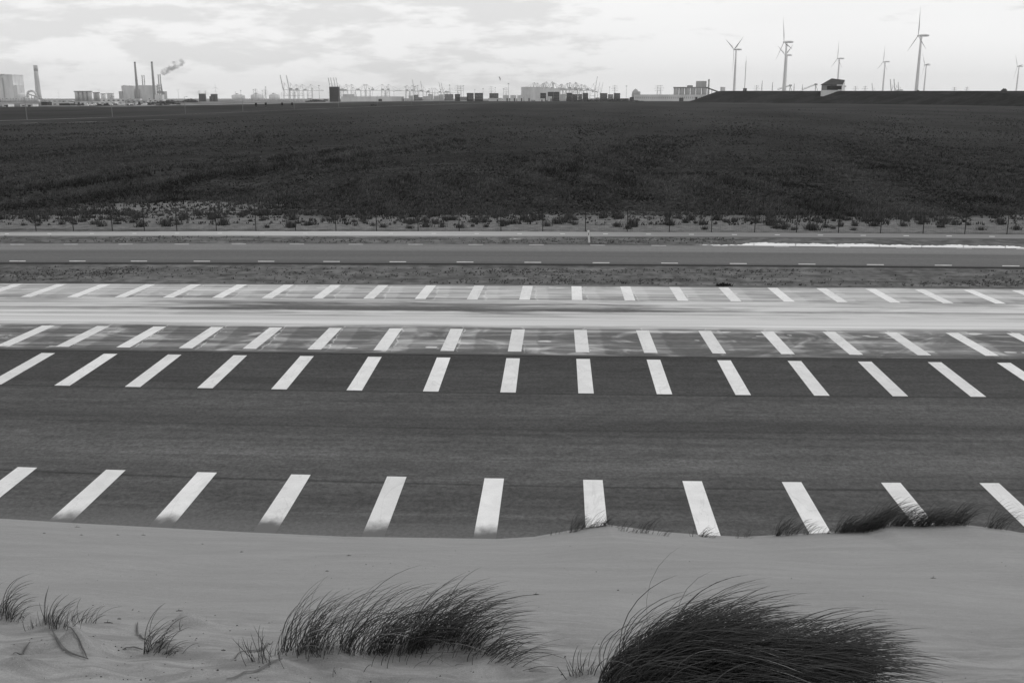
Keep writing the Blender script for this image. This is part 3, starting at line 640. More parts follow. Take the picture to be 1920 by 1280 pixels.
tag(tufts('verge_weeds', pos, rng.uniform(.03, .13, len(pos)), np.full(len(pos), .022), 4, m_weed, 12), 'low dark weeds and clods on the bare verges along the service road', 'weeds', kind='stuff')
# tufts one can tell apart on the pale sand behind the fence
protos = []
for k in range(5):
    g = np.random.default_rng(40+k); n = 22; rr = g.normal(0, .11, (n, 2))
    o = tufts('grass_tuft', np.stack([rr[:, 0]*1.2, rr[:, 1], np.zeros(n)], 1), g.uniform(.3, .75, n), np.full(n, .022), 5, m_grass, 60+k, lean=.12)
    protos.append(o)
cnt = 0; tries = 0
while cnt < 230 and tries < 4000:
    tries += 1; x_ = rng.uniform(-20, 1940); y_ = 432-rng.random()**1.0*28 + (x_-960)*.0035
    p = G(x_, y_, 0); dens = .8 if y_ < 414 else .6
    if rng.random() > dens or ((p[0]-pc[0])/14)**2+((p[1]-pc[1])/6)**2 < .9 or p[1] < 73.2: continue
    o = protos[cnt] if cnt < 5 else protos[cnt % 5].copy()
    if cnt >= 5: S.collection.objects.link(o)
    s = rng.uniform(.4, 1.05); o.location = (p[0], p[1], -.02); o.scale = (s*rng.uniform(.8, 1.25), s, s*rng.uniform(.8, 1.2)); o.rotation_euler = (0, 0, rng.uniform(-.4, .4))
    tag(o, 'small dark grass tuft on the pale sand just behind the wire fence', 'grass tuft', 'grass tufts behind the fence'); cnt += 1

# ------------------------------------------------------------------ fence, delineator and other small roadside things
fx = [-10, 67.7, 137.7, 210.7, 270.7, 331.7, 405.7, 480, 554.3, 630, 706, 784, 861, 939.3, 1017.7, 1097.7, 1176, 1255, 1334, 1415, 1493.3, 1572, 1651, 1730.7, 1809, 1888, 1968]
Lfb = line((0, 433), (640, 432), (1280, 434.7), (1920, 439)); Lft = line((0, 397.7), (640, 394.2), (1280, 395.3), (1920, 401))
fence = thing('wire_fence', 'long wire mesh fence on thin dark posts between cycle path and field', 'fence', G(960, Lfb(960), 0))
tops = []
for k, x_ in enumerate(fx):
    b = G(x_, Lfb(x_), 0); t = W(x_, Lft(x_), b[1]); ex_ = .35 if k in (3, 4, 6, 7, 15) else 0
    tops.append((b, t)); MB().cyl(b[0], b[1], -.3, t[2]+.04+ex_, .032, n=8).build('post', m_wire, fence)
ln_ = MB()
for h in (1.0, .66, .33, .05):
    ln_.tube([(b[0], b[1]-.035, b[2]+(t[2]-b[2])*h) for b, t in tops], .016 if h == 1 else .006, 5)
ln_.build('line_wire', m_wire, fence)
net = MB()
for (b0, t0), (b1, t1) in zip(tops[:-1], tops[1:]):
    for q in range(1, 24):
        f = q/24; b = b0+(b1-b0)*f; t = t0+(t1-t0)*f; net.bar((b[0], b[1]-.05, b[2]), (t[0], t[1]-.05, t[2]), .0022, 3)
net.build('wire_netting', m_wire, fence)
b = G(300, 431, 0); p = W(300, 399, b[1]); mb = MB().box(p[0]-.19, p[0]+.19, p[1]-.08, p[1]-.06, p[2]-.06, p[2]+.06)
tag(mb.build('fence_plate', m_steel), 'small blank pale plate hung on the top wire of the fence', 'plate')
b = G(523, 382, 0); t = W(523, 350, b[1]); mb = MB().cyl(b[0], b[1], -.3, t[2], .05, .045, 8); mb.box(b[0]-.1, b[0]+.1, b[1]-.1, b[1]+.1, t[2], t[2]+.06)
tag(mb.build('marker_post', m_wire), 'lone dark post in the field behind the pale sandy patch', 'post')
b = G(1105, 455.3, 0); t = W(1103.3, 433, b[1])
dl = thing('delineator_post', 'white roadside marker post with dark slot, leaning slightly beside the service road', 'marker post', b)
H_ = t[2]-b[2]; lx = t[0]-b[0]
mb = MB(); n = 6
for (z0, z1) in ((-.2, H_*.72), (H_*.72, H_)):
    mb.poly([(b[0]+lx*zz/H_+sx*.062, b[1]+sy*.055, zz) for zz in (z0, z1) for sx, sy in ((-1, -1), (1, -1), (1, 1), (-1, 1))], [(0,3,2,1),(4,5,6,7),(0,1,5,4),(1,2,6,5),(2,3,7,6),(3,0,4,7)])
mb.build('post_body', m_white, dl)
MB().box(b[0]+lx*.72-.022, b[0]+lx*.72+.022, b[1]-.060, b[1]-.048, H_*.66, H_*.86).build('reflector', m_black, dl)
MB().poly([(b[0]+lx+sx*.07, b[1]+sy*.065, H_+zz) for zz in (0, .035) for sx, sy in ((-1, -1), (1, -1), (1, 1), (-1, 1))], [(0,3,2,1),(4,5,6,7),(0,1,5,4),(1,2,6,5),(2,3,7,6),(3,0,4,7)]).build('post_cap', m_white, dl)
p = G(1356, 535, 0); g = np.random.default_rng(2); n = 40
o = tufts('weed_clump', np.array([(p[0]+a, p[1]+b_, -.02) for a, b_ in g.normal(0, .12, (n, 2))*np.array([1.4, .5])]), g.uniform(.08, .2, n), np.full(n, .035), 5, m_black, 3)
tag(o, 'black tangled clump of weed at the edge of the sandy carriageway', 'weed clump')

# ------------------------------------------------------------------ dike
def dike_Y(px): return float(np.interp(px, [1200, 1345, 1920, 2700], [1500, 1450, 1020, 700]))
st = list(np.linspace(1284, 1352, 12)) + list(np.linspace(1360, 2750, 110))
V, fs = [], []; prof = [(-52, 0), (-40, .2), (-26, .47), (-14, .72), (-5, .93), (0, 1), (9, 1.0), (30, .97), (60, .4), (90, 0)]
dkx, dkz = [], []
for i, px_ in enumerate(st):
    Yc = dike_Y(px_); c0 = W(px_, 170.6, Yc); f = float(sstep(1284, 1356, px_))*.5+.5*np.clip((px_-1288)/60, 0, 1); g0 = gz(c0[0], Yc); H = max((c0[2]-g0)*f, .02)
    dkx.append(px_); dkz.append(g0+H)
    for dy, r_ in prof:
        wob = .5*math.sin(px_*.021+dy*.11)+.35*math.sin(px_*.057+dy*.3)
        V.append((c0[0]+dy*.35, Yc+dy, g0-.3+H*r_+(wob*.45*f if 0 < r_ < .95 else 0)+.3*(r_ > 0)))
n = len(prof)
fs = [(i*n+j, (i+1)*n+j, (i+1)*n+j+1, i*n+j+1) for i in range(len(st)-1) for j in range(n-1)]
M = Mat('dike_turf', .95); M.b.inputs['Specular IOR Level'].default_value = 0
c = M.mul(M.rng(M.noise((.012, .05, .15), 5, .6), .35, .65, .55, 1.6), M.mul(M.rng(M.noise((.2, .2, .2), 4, .6), .3, .7, .7, 1.3), .017))
c = M.mix(M.mul(M.rng(M.noise((.03, .02, .3), 4, .6, loc=(5, 2, 1)), .60, .66), M.rng(M.z, 8, 13)), c, .04)
dk = link_mesh('dike', V, fs, M.out(c), smooth=True); fix_up(dk); tag(dk, kind='structure')
def dike_z(px): return float(np.interp(px, dkx, dkz))

# lookout house on the dike
Yh = dike_Y(1560)-9
def hp(px, py, dy=0.0): return W(px, py, Yh+dy)
hs = thing('lookout_house', 'house with dark hipped roof and white base perched on the dike crest', 'house', hp(1562, 173))
xa, xb = hp(1541.5, 160)[0], hp(1578.5, 160)[0]; zE, zR, zB = hp(1560, 158.6)[2], hp(1560, 147.2, 7)[2], hp(1560, 175)[2]-4
x0r, x1r = hp(1559.5, 147, 7)[0], hp(1583.8, 150, 7)[0]; xw = hp(1585.6, 172, 7)[0]; zR2 = hp(1584, 150.2, 7)[2]
MB().poly([(xa, Yh, zB), (xb, Yh, zB), (xw, Yh+9, zB), (xw, Yh+14, zB), (xa+3, Yh+14, zB), (xa, Yh, zE), (xb, Yh, zE-.6), (x1r-.4, Yh+7, zR2-.8), (xw-.5, Yh+14, zE), (xa+3, Yh+14, zE)],
          [(0, 1, 6, 5), (1, 2, 7, 6), (2, 3, 8, 7), (3, 4, 9, 8), (4, 0, 5, 9), (5, 6, 7, 8, 9)]).build('wall', m_concd, hs)
MB().poly([(xb+.05, Yh-.1, zB), (xw+.2, Yh+9, zB), (x1r+.1, Yh+7, zR2-.3), (xb+.05, Yh-.1, zE-.9)], [(0, 1, 2, 3)]).poly([(xb+.35, Yh-.1, zB), (xw+.5, Yh+9, zB), (x1r+.4, Yh+7, zR2-.3), (xb+.35, Yh-.1, zE-.9)], [(0, 1, 2, 3)]).build('gable_wall', m_white, hs)
MB().poly([(xa-.6, Yh-.9, zE), (xb+.5, Yh-.9, zE-.9), (x1r+.3, Yh+7, zR2), (x0r, Yh+7, zR), (xa+2, Yh+15, zE), (xw, Yh+15, zE-.5),
           (xa-.6, Yh-.9, zE-.5), (xb+.5, Yh-.9, zE-1.4), (x1r+.3, Yh+7, zR2-.5), (x0r, Yh+7, zR-.5), (xa+2, Yh+15, zE-.5), (xw, Yh+15, zE-1)],
          [(0, 1, 2, 3), (0, 3, 4), (3, 2, 5, 4), (0, 6, 7, 1), (1, 7, 8, 2), (2, 8, 11, 5), (5, 11, 10, 4), (4, 10, 6, 0)]).build('roof', m_dark, hs)
a, b = hp(1551, 161.5), hp(1577.5, 168.5)
MB().box(a[0], b[0], Yh-.12, Yh+.2, b[2], a[2]).build('window', m_black, hs)
a, b = hp(1569, 158.8), hp(1578.6, 161.2)
MB().box(a[0], b[0]+.2, Yh-2.2, Yh-.15, b[2], a[2]).build('canopy', m_pale, hs)
a, b = hp(1538.8, 169.3), hp(1570, 174.5)
MB().box(a[0], b[0], Yh-3.0, Yh-1.2, b[2]-4, a[2]).box(b[0], b[0]+4, Yh-3.0, Yh-1.2, b[2]-4, a[2]+.9).build('terrace_wall', m_light, hs)
a, b = hp(1557, 161), hp(1560.5, 165)
MB().box(a[0], b[0], Yh-.6, Yh-.14, b[2], a[2]).build('window_bay', m_dark, hs)
a = hp(1587, 162); MB().box(a[0]-.6, a[0]+1.2, Yh+5, Yh+6, a[2]-.6, a[2]+.6).build('wall_lamp', m_mid, hs)
# masts, hut and boulder on the crest
Ym = dike_Y(1396)+5; a = W(1396.2, 166, Ym); t = W(1397.2, 106, Ym); mz = dike_z(1396)-.6
ms = thing('lattice_mast', 'tall thin mast rising from a dark hut on the dike, beside the leftmost turbine', 'mast', (a[0], Ym, mz))
mb = MB()
for sx, sy in ((-1, -1), (1, -1), (0, 1)): mb.bar((a[0]+sx*.5, Ym+sy*.5, mz), (a[0]+sx*.2, Ym+sy*.2, t[2]-6), .16, 4)
for k in range(16):
    z0 = mz+(t[2]-6-mz)*k/16; z1 = mz+(t[2]-6-mz)*(k+1)/16; mb.bar((a[0]-.45, Ym-.4, z0), (a[0]+.45, Ym-.4, z1), .1, 4)
mb.build('tower_frame', m_mid, ms); MB().cyl(a[0], Ym, t[2]-6, t[2], .14, .08, 6).build('antenna', m_mid, ms)
p0, p1 = W(1394, 166.3, Ym-3), W(1399.6, 171, Ym-3)
hu = thing('crest_hut', 'tiny dark flat roofed hut at the foot of the thin mast on the dike', 'hut', (p0[0], Ym-3, p1[2]))
MB().box(p0[0], p1[0], Ym-5, Ym-1, p1[2]-1, p0[2]).build('wall', m_dark, hu); MB().box(p0[0]-.3, p1[0]+.3, Ym-5.3, Ym-.7, p0[2], p0[2]+.35).build('roof', m_black, hu); MB().box(p0[0]+1, p0[0]+1.9, Ym-5.06, Ym-4.9, p1[2]-.6, p0[2]-.6).build('door', m_mid, hu)
def boulder(px, py, w_, h_, seed, label, Y):
    c0 = W(px, py, Y); g = np.random.default_rng(seed); mb = MB(); V, fs = [], []
    nu, nv = 14, 7
    for j in range(nv+1):
        for i in range(nu):
            th = 2*math.pi*i/nu; ph = math.pi/2*j/nv; rr_ = 1+.13*math.sin(3*th+seed)+.1*math.sin(5*th+2*ph)+g.normal(0, .03)
            V.append((c0[0]+w_*rr_*math.cos(th)*math.cos(ph), Y+w_*.7*rr_*math.sin(th)*math.cos(ph), c0[2]-1.2+(h_+1.2)*math.sin(ph)*rr_))
    for j in range(nv):
        for i in range(nu): fs.append((j*nu+i, j*nu+(i+1) % nu, (j+1)*nu+(i+1) % nu, (j+1)*nu+i))
    tag(link_mesh('boulder', V, fs, m_dark, smooth=True), label, 'boulder')
boulder(1882.5, 171, 3.0, 2.0, 1, 'larger rounded dark boulder on the dike crest near the right edge', dike_Y(1882)+3)
boulder(1721.5, 171, 2.4, .9, 4, 'low dark boulder on the dike crest at the tallest turbine foot', dike_Y(1721)+3)
p0, p1 = W(1304.2, 182.5, 1500), W(1307.6, 186.5, 1500); mb = MB().box(p0[0], p1[0], 1500, 1503, gz(p0[0], 1500)-.5, p0[2]).box(p0[0]-.2, p1[0]+.2, 1499.7, 1503.3, p0[2], p0[2]+.3)
tag(mb.build('utility_cabinet', m_black), 'small black cabinet at the left foot of the dike', 'cabinet')

# ------------------------------------------------------------------ wind turbines
def turbine_proto():
    t = thing('wind_turbine', 'x', 'wind turbine', (0, 0, 0), 'wind turbines on the horizon')
    MB().tube([(0, 0, z) for z in (-4, 20, 42, 64, 84)], [2.6, 2.25, 1.85, 1.55, 1.3], 20).build('tower', m_turb, t, smooth=True)
    nac = MB().tube([(-2.6, 0, 85.6), (-1.5, 0, 85.7), (1.5, 0, 85.9), (6.5, 0, 85.9), (9.6, 0, 85.8), (10.2, 0, 85.8)], [1.1, 1.5, 1.65, 1.6, 1.3, .6], 14).build('nacelle', m_turb, t, smooth=True)
    MB().tube([(-5.6, 0, 85.6), (-5.2, 0, 85.6), (-4.2, 0, 85.6), (-2.7, 0, 85.6)], [.2, .8, 1.35, 1.5], 14).build('hub', m_turb, t, smooth=True)
    for k in range(3):
        n = 12; V, fs = [], []
        for i in range(n+1):
            s = i/n; rr_ = 1.2+36*s; ch = (1.0+1.9*math.sin(math.pi*min(1, s/.36)*.5)) if s < .2 else 2.7*(1-(s-.2)/.8)+.25; th_ = .55*(1-s)**1.5+.06; tw = R(16)*(1-s)
            for a_, b_ in ((-.62, 0), (-.2, .5), (.25, .35), (.38, 0), (.25, -.35), (-.2, -.5)):
                y_ = a_*ch; x_ = b_*th_*1.4
                V.append((-4.2+x_*math.cos(tw)-y_*math.sin(tw)-.6*s*s, y_*math.cos(tw)+x_*math.sin(tw), 85.6+rr_))
        for i in range(n):
            for q in range(6): fs.append((i*6+q, i*6+(q+1) % 6, (i+1)*6+(q+1) % 6, (i+1)*6+q))
        fs.append(tuple(range(n*6, n*6+6))); c, s_ = math.cos(2*math.pi*k/3), math.sin(2*math.pi*k/3)
        V = [(x, y*c-(z-85.6)*s_, 85.6+y*s_+(z-85.6)*c) for x, y, z in V]
        link_mesh('blade', V, fs, m_turb, t, smooth=True)
    return t
proto = turbine_proto()
def spin(t, ang):
    rot = Matrix.Translation((0, 0, 85.6)) @ Matrix.Rotation(ang, 4, 'X') @ Matrix.Translation((0, 0, -85.6))
    for ch in t.children:
        if ch.name.split('.')[0] in ('blade', 'hub'): ch.matrix_basis = rot
TL = [(1376, 93, 'leftmost of the big ones, two blades up in a V, beside the thin mast', 180, 1.0), (1470, 79, 'taller front one of the two turbines standing in line, one blade up', -12, 1.0),
      (1472, 103.5, 'lower rear one of the two turbines standing in line, blades in a V', 180, 1.0), (1570.5, 110, 'turbine rising from behind the lookout house roof', 2, 1.0), (1656.5, 116, 'turbine between the lookout house and the tallest turbine', 4, 1.0),
      (1722, 67, 'tallest and nearest turbine, one blade straight up', 0, 1.0), (1734, 122, 'short turbine close behind the tallest turbine on its right', -35, 1.0), (1908, 124.5, 'rightmost turbine near the right edge of the photo', -35, 1.0)]
for k, (px_, py_, lab, ph, sc) in enumerate(TL):
    Y = 1500.
    for _ in range(12):
        p = W(px_, py_, Y); Y *= (85.6+3-9.4)/(p[2]-9.4)
    t = proto if k == 0 else copy_tree(proto)
    p = W(px_, py_, Y); t.location = (p[0]+4.0, Y, 3.0); t.rotation_euler = (0, 0, R(27 if abs(ph) > 90 else 21)+math.atan2(-p[0], Y)); spin(t, R(ph)); t['label'] = 'wind turbine, '+lab if k else 'leftmost big wind turbine with two blades up in a V beside the thin mast'
for px_, py_, ph, lab in ((109.5, 173.5, 20, 'tiny hazy wind turbine between the thick chimney and the grey silos'), (334, 169.5, 60, 'tiny hazy wind turbine right of the smoking twin stack'), (185, 169, 50, 'tiny hazy wind turbine above the grey silos'), (404, 163.5, 0, 'tiny hazy wind turbine above the second dark block, by the pylons')):
    Y = 6000.; p = W(px_, py_, Y); t = copy_tree(proto); sc = (p[2]-gz(p[0], Y))/85.6
    t.scale = (sc,)*3; t.location = (p[0], Y, gz(p[0], Y)); t.rotation_euler = (0, 0, R(70)); spin(t, R(ph)); t['label'] = lab

# ------------------------------------------------------------------ far road with lamp posts
Lr = [(-200, 231), (0, 227), (200, 221), (400, 213), (560, 207), (700, 203), (850, 199), (1000, 195.6), (1200, 191)]
V, fs = [], []
for i, px_ in enumerate(np.linspace(-200, 1200, 60)):
    py_ = float(np.interp(px_, [a for a, b in Lr], [b for a, b in Lr])); c0 = G(px_, py_)
    for d in (-4.0, 4.0): V.append((c0[0], c0[1]+d*1.6, gz(c0[0], c0[1]+d*1.6)+.12))
fs = [(2*i, 2*i+2, 2*i+3, 2*i+1) for i in range(59)]
M = Mat('far_road_asphalt', .8); fr = link_mesh('far_road', V, fs, M.out(M.mul(M.rng(M.noise((.05, .05, 1), 3), 0.3, .7, .8, 1.2), .28))); fix_up(fr); tag(fr, kind='structure')
V, fs = [], []
for i, px_ in enumerate(np.linspace(40, 690, 140)):
    py_ = float(np.interp(px_, [40, 180, 330, 470, 690], [231.5, 229, 224, 215.5, 205.6])); c0 = G(px_, py_); wv = max(.05, .35+.9*math.sin(px_*.05)+.7*math.sin(px_*.23+1)+.5*math.sin(px_*.61))*4
    V += [(c0[0], c0[1]-wv*.6, .06), (c0[0], c0[1]+wv, .06)]
fs = [(2*i, 2*i+2, 2*i+3, 2*i+1) for i in range(139)]
M = Mat('bare_sand_track', .9); o = link_mesh('sand_track', V, fs, M.out(M.mul(M.rng(M.noise((.3, .3, 1), 4), 0.3, .7, .7, 1.2), .22))); fix_up(o); tag(o, kind='structure')
lx = [55, 214, 350, 457, 553, 636, 708, 772, 825, 887, 933, 974, 1011, 1045, 1076, 1108, 1141, 1178]
lp = thing('street_lamp', 'x', 'street lamp', (0, 0, 0), 'lamp posts along the far road')
MB().tube([(0, 0, -.3), (0, 0, 5), (0, 0, 9.6)], [.13, .11, .08], 8).build('pole', m_lamp, lp); MB().tube([(0, 0, 9.5), (.3, 0, 9.8), (1.3, 0, 9.9)], .06, 6).build('arm', m_lamp, lp); MB().box(1.1, 1.9, -.16, .16, 9.82, 9.98).build('lamp_head', m_lamp, lp)
ords = ['leftmost', 'second', 'third', 'fourth', 'fifth', 'sixth', 'seventh', 'eighth', 'ninth', 'tenth', 'eleventh', 'twelfth', 'thirteenth', 'fourteenth', 'fifteenth', 'sixteenth', 'seventeenth', 'eighteenth']
for k, x_ in enumerate(lx):
    py_ = float(np.interp(x_, [a for a, b in Lr], [b for a, b in Lr])); c0 = G(x_, py_-1.2); t = lp if k == 0 else copy_tree(lp)
    t.location = (c0[0], c0[1]-2, gz(c0[0], c0[1])); t['label'] = ('slim pale lamp post, leftmost along the far road' if k == 0 else 'slim pale lamp post along the far road, %s from the left' % ords[k])
for k, (x_, py0, py1, lab) in enumerate(((480.5, 194.5, 204.5, 'dark headed signal post in the far field, leftmost of four'), (498.8, 194, 205, 'dark headed signal post in the far field, second of four'), (529.5, 194, 203.5, 'banded signal post in the far field, third of four'), (548, 194, 204, 'banded signal post in the far field, rightmost of four'))):
    b = G(x_, py1); t = W(x_, py0, b[1]); s = thing('signal_post', lab, 'signal post', b, 'signal posts in the far field')
    MB().cyl(b[0], b[1], -.2, t[2], .16, n=8).build('pole', m_lamp, s)
    MB().box(b[0]-.8, b[0]+.8, b[1]-.4, b[1]+.4, t[2]-1.6, t[2]+.6).build('signal_head', m_black, s)
    MB().cyl(b[0], b[1], t[2]*.35, t[2]*.55, .28, n=8).build('band', m_black, s)
b = G(700, 201.6); t = W(700, 196, b[1]); s = thing('dark_van', 'small black box bodied van standing beside the far road', 'van', b); g0 = gz(b[0], b[1])
MB().box(b[0]-2.6, b[0]+1.5, b[1]-1, b[1]+1, g0+.45, t[2]).build('cargo_box', m_black, s); MB().prism([(b[0]+1.5, g0+.45), (b[0]+3.3, g0+.45), (b[0]+3.3, g0+1.3), (b[0]+2.5, t[2]-.6), (b[0]+1.5, t[2]-.5)], b[1]-.95, b[1]+.95).build('cab', m_black, s)
for dx_ in (-1.6, 2.3): MB().tube([(b[0]+dx_, b[1]-1.02, g0+.4), (b[0]+dx_, b[1]+1.02, g0+.4)], .42, 12).build('wheel', m_black, s)

# ------------------------------------------------------------------ far industry
def building(name, label, cat, x0, x1, yt, yb, Y, m, depth=None, roof=None, bays=6, windows=0, door=True, group=None, roof_h=None, wm=None):
    a, b = W(x0, yt, Y), W(x1, yt, Y); g0 = gz(a[0], Y)-1; zt = a[2]; wd = b[0]-a[0]; d = depth or max(wd*.6, 10)
    t = thing(name, label, cat, ((a[0]+b[0])/2, Y, g0), group)
    mb = MB().box(a[0], b[0], Y, Y+d, g0, zt)
    for k in range(bays+1):
        x_ = a[0]+wd*k/bays; mb.box(x_-wd*.008, x_+wd*.008, Y-.25, Y+.02, g0, zt-.2)
    mb.build('wall', m, t)
    rh = roof_h or max((zt-g0)*.035, .4); MB().box(a[0]-rh*.4, b[0]+rh*.4, Y-rh*.4-.3, Y+d+rh*.4, zt, zt+rh).build('roof', roof or m, t)
    hgt = zt-g0
    for k in range(windows):
        x_ = a[0]+wd*(k+.5)/windows; MB().box(x_-wd*.14/windows*1.6, x_+wd*.14/windows*1.6, Y-.3, Y+.1, g0+hgt*.45, g0+hgt*.72).build('window', wm or m_dark, t)
    if door: MB().box(a[0]+wd*.62, a[0]+wd*.62+max(wd*.06, 2), Y-.35, Y+.1, g0, g0+min(hgt*.5, 6)+1).build('door', m_dark, t)
    return t
def stack(name, label, x_, yt, yb, Y, r0, r1, m, top_m=None, top_f=.0, group=None, bands=0):
    p = W(x_, yt, Y); g0 = gz(p[0], Y)-1; pb = W(x_, yb, Y) if yb else p; t = thing(name, label, 'chimney', (p[0], Y, g0), group); zt = p[2]; zm = zt-(zt-g0)*top_f
    MB().tube([(p[0], Y, g0+(zm-g0)*k/4) for k in range(5)], [r0+(r1-r0)*k/4*(1-top_f) for k in range(5)], 16).build('shaft', m, t, smooth=True)
    if top_f: MB().tube([(p[0], Y, zm), (p[0], Y, zt)], [r1*1.06+(r0-r1)*top_f, r1*1.06], 16).build('cap', top_m or m, t, smooth=True)
    for k in range(bands): z_ = g0+(zt-g0)*(.55+.4*k/max(bands-1, 1)); MB().cyl(p[0], Y, z_, z_+1.2, r1*1.5, n=14).build('gallery', top_m or m, t)
    return t
Y = 4200
# power station at the left edge
ps = building('power_station', 'tall pale boiler house of the power station at the left edge', 'power station', -22, 22, 141.5, 195, Y, m_light, 90, bays=9)
a, b = W(1.5, 139, Y), W(9, 139, Y); MB().box(a[0], b[0], Y-4, Y+40, W(0, 141.5, Y)[2]+2, a[2]).build('roof_plant', m_mid, ps)
MB().box(W(4, 150, Y)[0], W(6, 150, Y)[0], Y-3, Y, 0, W(5, 146, Y)[2]).build('stair_shaft', m_mid, ps)
building('turbine_hall', 'lower pale block against the right side of the boiler house', 'power station', 22.3, 31, 161, 195, Y+5, m_light, 60, bays=3)
stack('chimney', 'thick pale concrete chimney with darker top near the left edge', 66, 122.5, 0, Y, 11.5, 7.5, m_conc, m_mid, .16)
t = thing('coal_dome', 'pale hooped duct dome at the foot of the thick chimney', 'dome', W(59, 182, Y-60))
c0 = W(59, 176, Y-60); MB().tube([(c0[0]+19*math.cos(q), Y-60, c0[2]-6+19*math.sin(q)*.95) for q in np.linspace(0, math.pi, 14)], 4.5, 10).build('arch_duct', m_light, t, smooth=True)
MB().box(c0[0]-21, c0[0]-13, Y-66, Y-54, -1, c0[2]-5).build('pier', m_light, t); MB().box(c0[0]+13, c0[0]+21, Y-66, Y-54, -1, c0[2]-5).build('pier', m_light, t)
t = thing('dome_tank', 'small pale round topped tank beside the boiler house', 'tank', W(39, 185, Y-40)); c0 = W(40, 174, Y-40)
MB().tube([(c0[0], Y-40, z_) for z_ in (-1, c0[2]-8, c0[2]-4, c0[2]-1, c0[2])], [15, 15, 12, 6, .8], 16).build('tank_body', m_light, t, smooth=True); MB().cyl(c0[0], Y-40, c0[2]-.5, c0[2]+13, 1.5, .5, 6).build('vent', m_mid, t)
t = thing('pipe_rack', 'long grey trestle of pipes and conveyors before the boiler house', 'pipe rack', W(35, 197, 2400)); Yp = 2400; zt = W(0, 183.5, Yp)[2]
mb = MB()
for px_ in range(-20, 74, 5):
    x_ = W(px_, 190, Yp)[0]; mb.box(x_-.9, x_+.9, Yp-1, Yp+1, -1, zt+random.uniform(-2, 2))
mb.build('trestle_legs', m_mid, t); mb = MB()
for z_ in (.95, .62, .4): mb.box(W(-22, 190, Yp)[0], W(72, 190, Yp)[0], Yp-1.5, Yp+2.5, zt*z_-1.2, zt*z_)
mb.build('pipe_deck', m_light, t)
MB().box(W(-22, 190, Yp)[0], W(70, 190, Yp)[0], Yp+6, Yp+14, -1, zt*.55).build('backing_wall', m_light, t)
t = thing('conveyor_gallery', 'sloping conveyor bridge running down right from the thick chimney', 'conveyor', W(80, 190, 2500)); p0, p1 = W(52, 176, 2500), W(97, 192, 2500)
MB().tube([p0, p1], 1.8, 4).build('gallery', m_mid, t)
for q in (.15, .4, .65): c0 = p0+(p1-p0)*q; MB().bar((c0[0], 2500, -1), tuple(c0), .7, 4).build('leg', m_mid, t)
# silos
def silos(label, xl, xr, n, yt, Y, m, mc, head=True):
    a, b = W(xl, yt, Y), W(xr, yt, Y); g0 = gz(a[0], Y)-1; wd = (b[0]-a[0])/n; t = thing('silo_block', label, 'silos', ((a[0]+b[0])/2, Y, g0)); zt = a[2]
    for k in range(n):
        MB().cyl(a[0]+wd*(k+.5), Y+wd/2, g0, zt, wd*.45, n=20).build('silo', m, t, smooth=True)
    if head: MB().box(a[0], b[0], Y+wd*.1, Y+wd*.9, zt, zt+(zt-g0)*.09).build('head_house', mc, t)
    return t
silos('row of four tall grey silos under one dark deck, left half', 137.5, 170, 4, 172.4, 2600, m_mid, m_concd)
silos('shorter grey double silo right beside the four tall silos', 173, 185, 2, 174.5, 2650, m_mid, m_concd)
silos('pale small pair of silos, left of the two pale groups', 187.5, 197, 2, 176.5, 3300, m_light, m_mid)
silos('pale wide group of silos, right of the two pale groups', 199, 212.5, 3, 175.8, 3500, m_light, m_light)
# second power station
p = building('boiler_house', 'left boiler house of the twin chimney power station', 'power station', 227.5, 250, 162, 186, Y, m_light, 60, bays=5)
for k, (q0, q1, h) in enumerate(((229, 233, 159.5), (236, 238, 160.5), (241, 243, 160.3), (246, 248, 160.6))):
    MB().box(W(q0, h, Y)[0], W(q1, h, Y)[0], Y+4, Y+20, W(q0, 162, Y)[2], W(q0, h, Y)[2]).build('roof_vent', m_light, p)
p = building('boiler_house', 'right boiler house of the twin chimney power station, below the paired flues', 'power station', 259.5, 287.5, 161.2, 186, Y, m_light, 60, bays=6)
for q0, q1, h in ((260, 263, 160), (267, 268.5, 160), (273, 277, 160.2), (280, 284, 160.4)):
    MB().box(W(q0, h, Y)[0], W(q1, h, Y)[0], Y+4, Y+20, W(q0, 161.2, Y)[2], W(q0, h, Y)[2]).build('roof_vent', m_light, p)
building('switch_house', 'small dark block left of the twin chimney power station', 'power station', 222.5, 228, 172, 186, Y-10, m_mid, 30, bays=2)
building('link_block', 'dark narrow block between the two boiler houses', 'power station', 255.5, 259.5, 168, 186, Y-10, m_mid, 30, bays=2)
stack('chimney', 'tall dark slender chimney, left one of the twin pair', 252.5, 116.3, 0, Y-25, 6.2, 3.6, m_concd, m_dark, .03)
stack('chimney', 'tall dark slender chimney, right one of the twin pair', 284.3, 115.8, 0, Y-25, 6.2, 3.6, m_concd, m_dark, .03)
for x_, lab in ((266, 'short thin flue on the right boiler house, left of two'), (269.8, 'short thin flue on the right boiler house, right of two')):
    stack('flue', lab, x_, 141, 0, Y+30, 2.4, 2.0, m_mid, m_mid, .04)
t = thing('twin_stack', 'twin flue stack in a lattice with smoke drifting from its top', 'chimney', W(299.5, 186, Y-30)); Yq = Y-30; zt = W(299, 139.5, Yq)[2]
for x_ in (297.2, 300.8): c0 = W(x_, 150, Yq); MB().cyl(c0[0], Yq, -1, zt, 2.6, 2.2, 12).build('flue', m_mid, t)
mb = MB(); xa_, xb_ = W(295.5, 160, Yq)[0], W(303, 160, Yq)[0]; zl = W(299, 158, Yq)[2]
for x_ in (xa_, xb_): mb.bar((x_-6*(x_ == xa_)+6*(x_ == xb_), Yq-5, -1), (x_, Yq-3, zl), 1.2, 4)
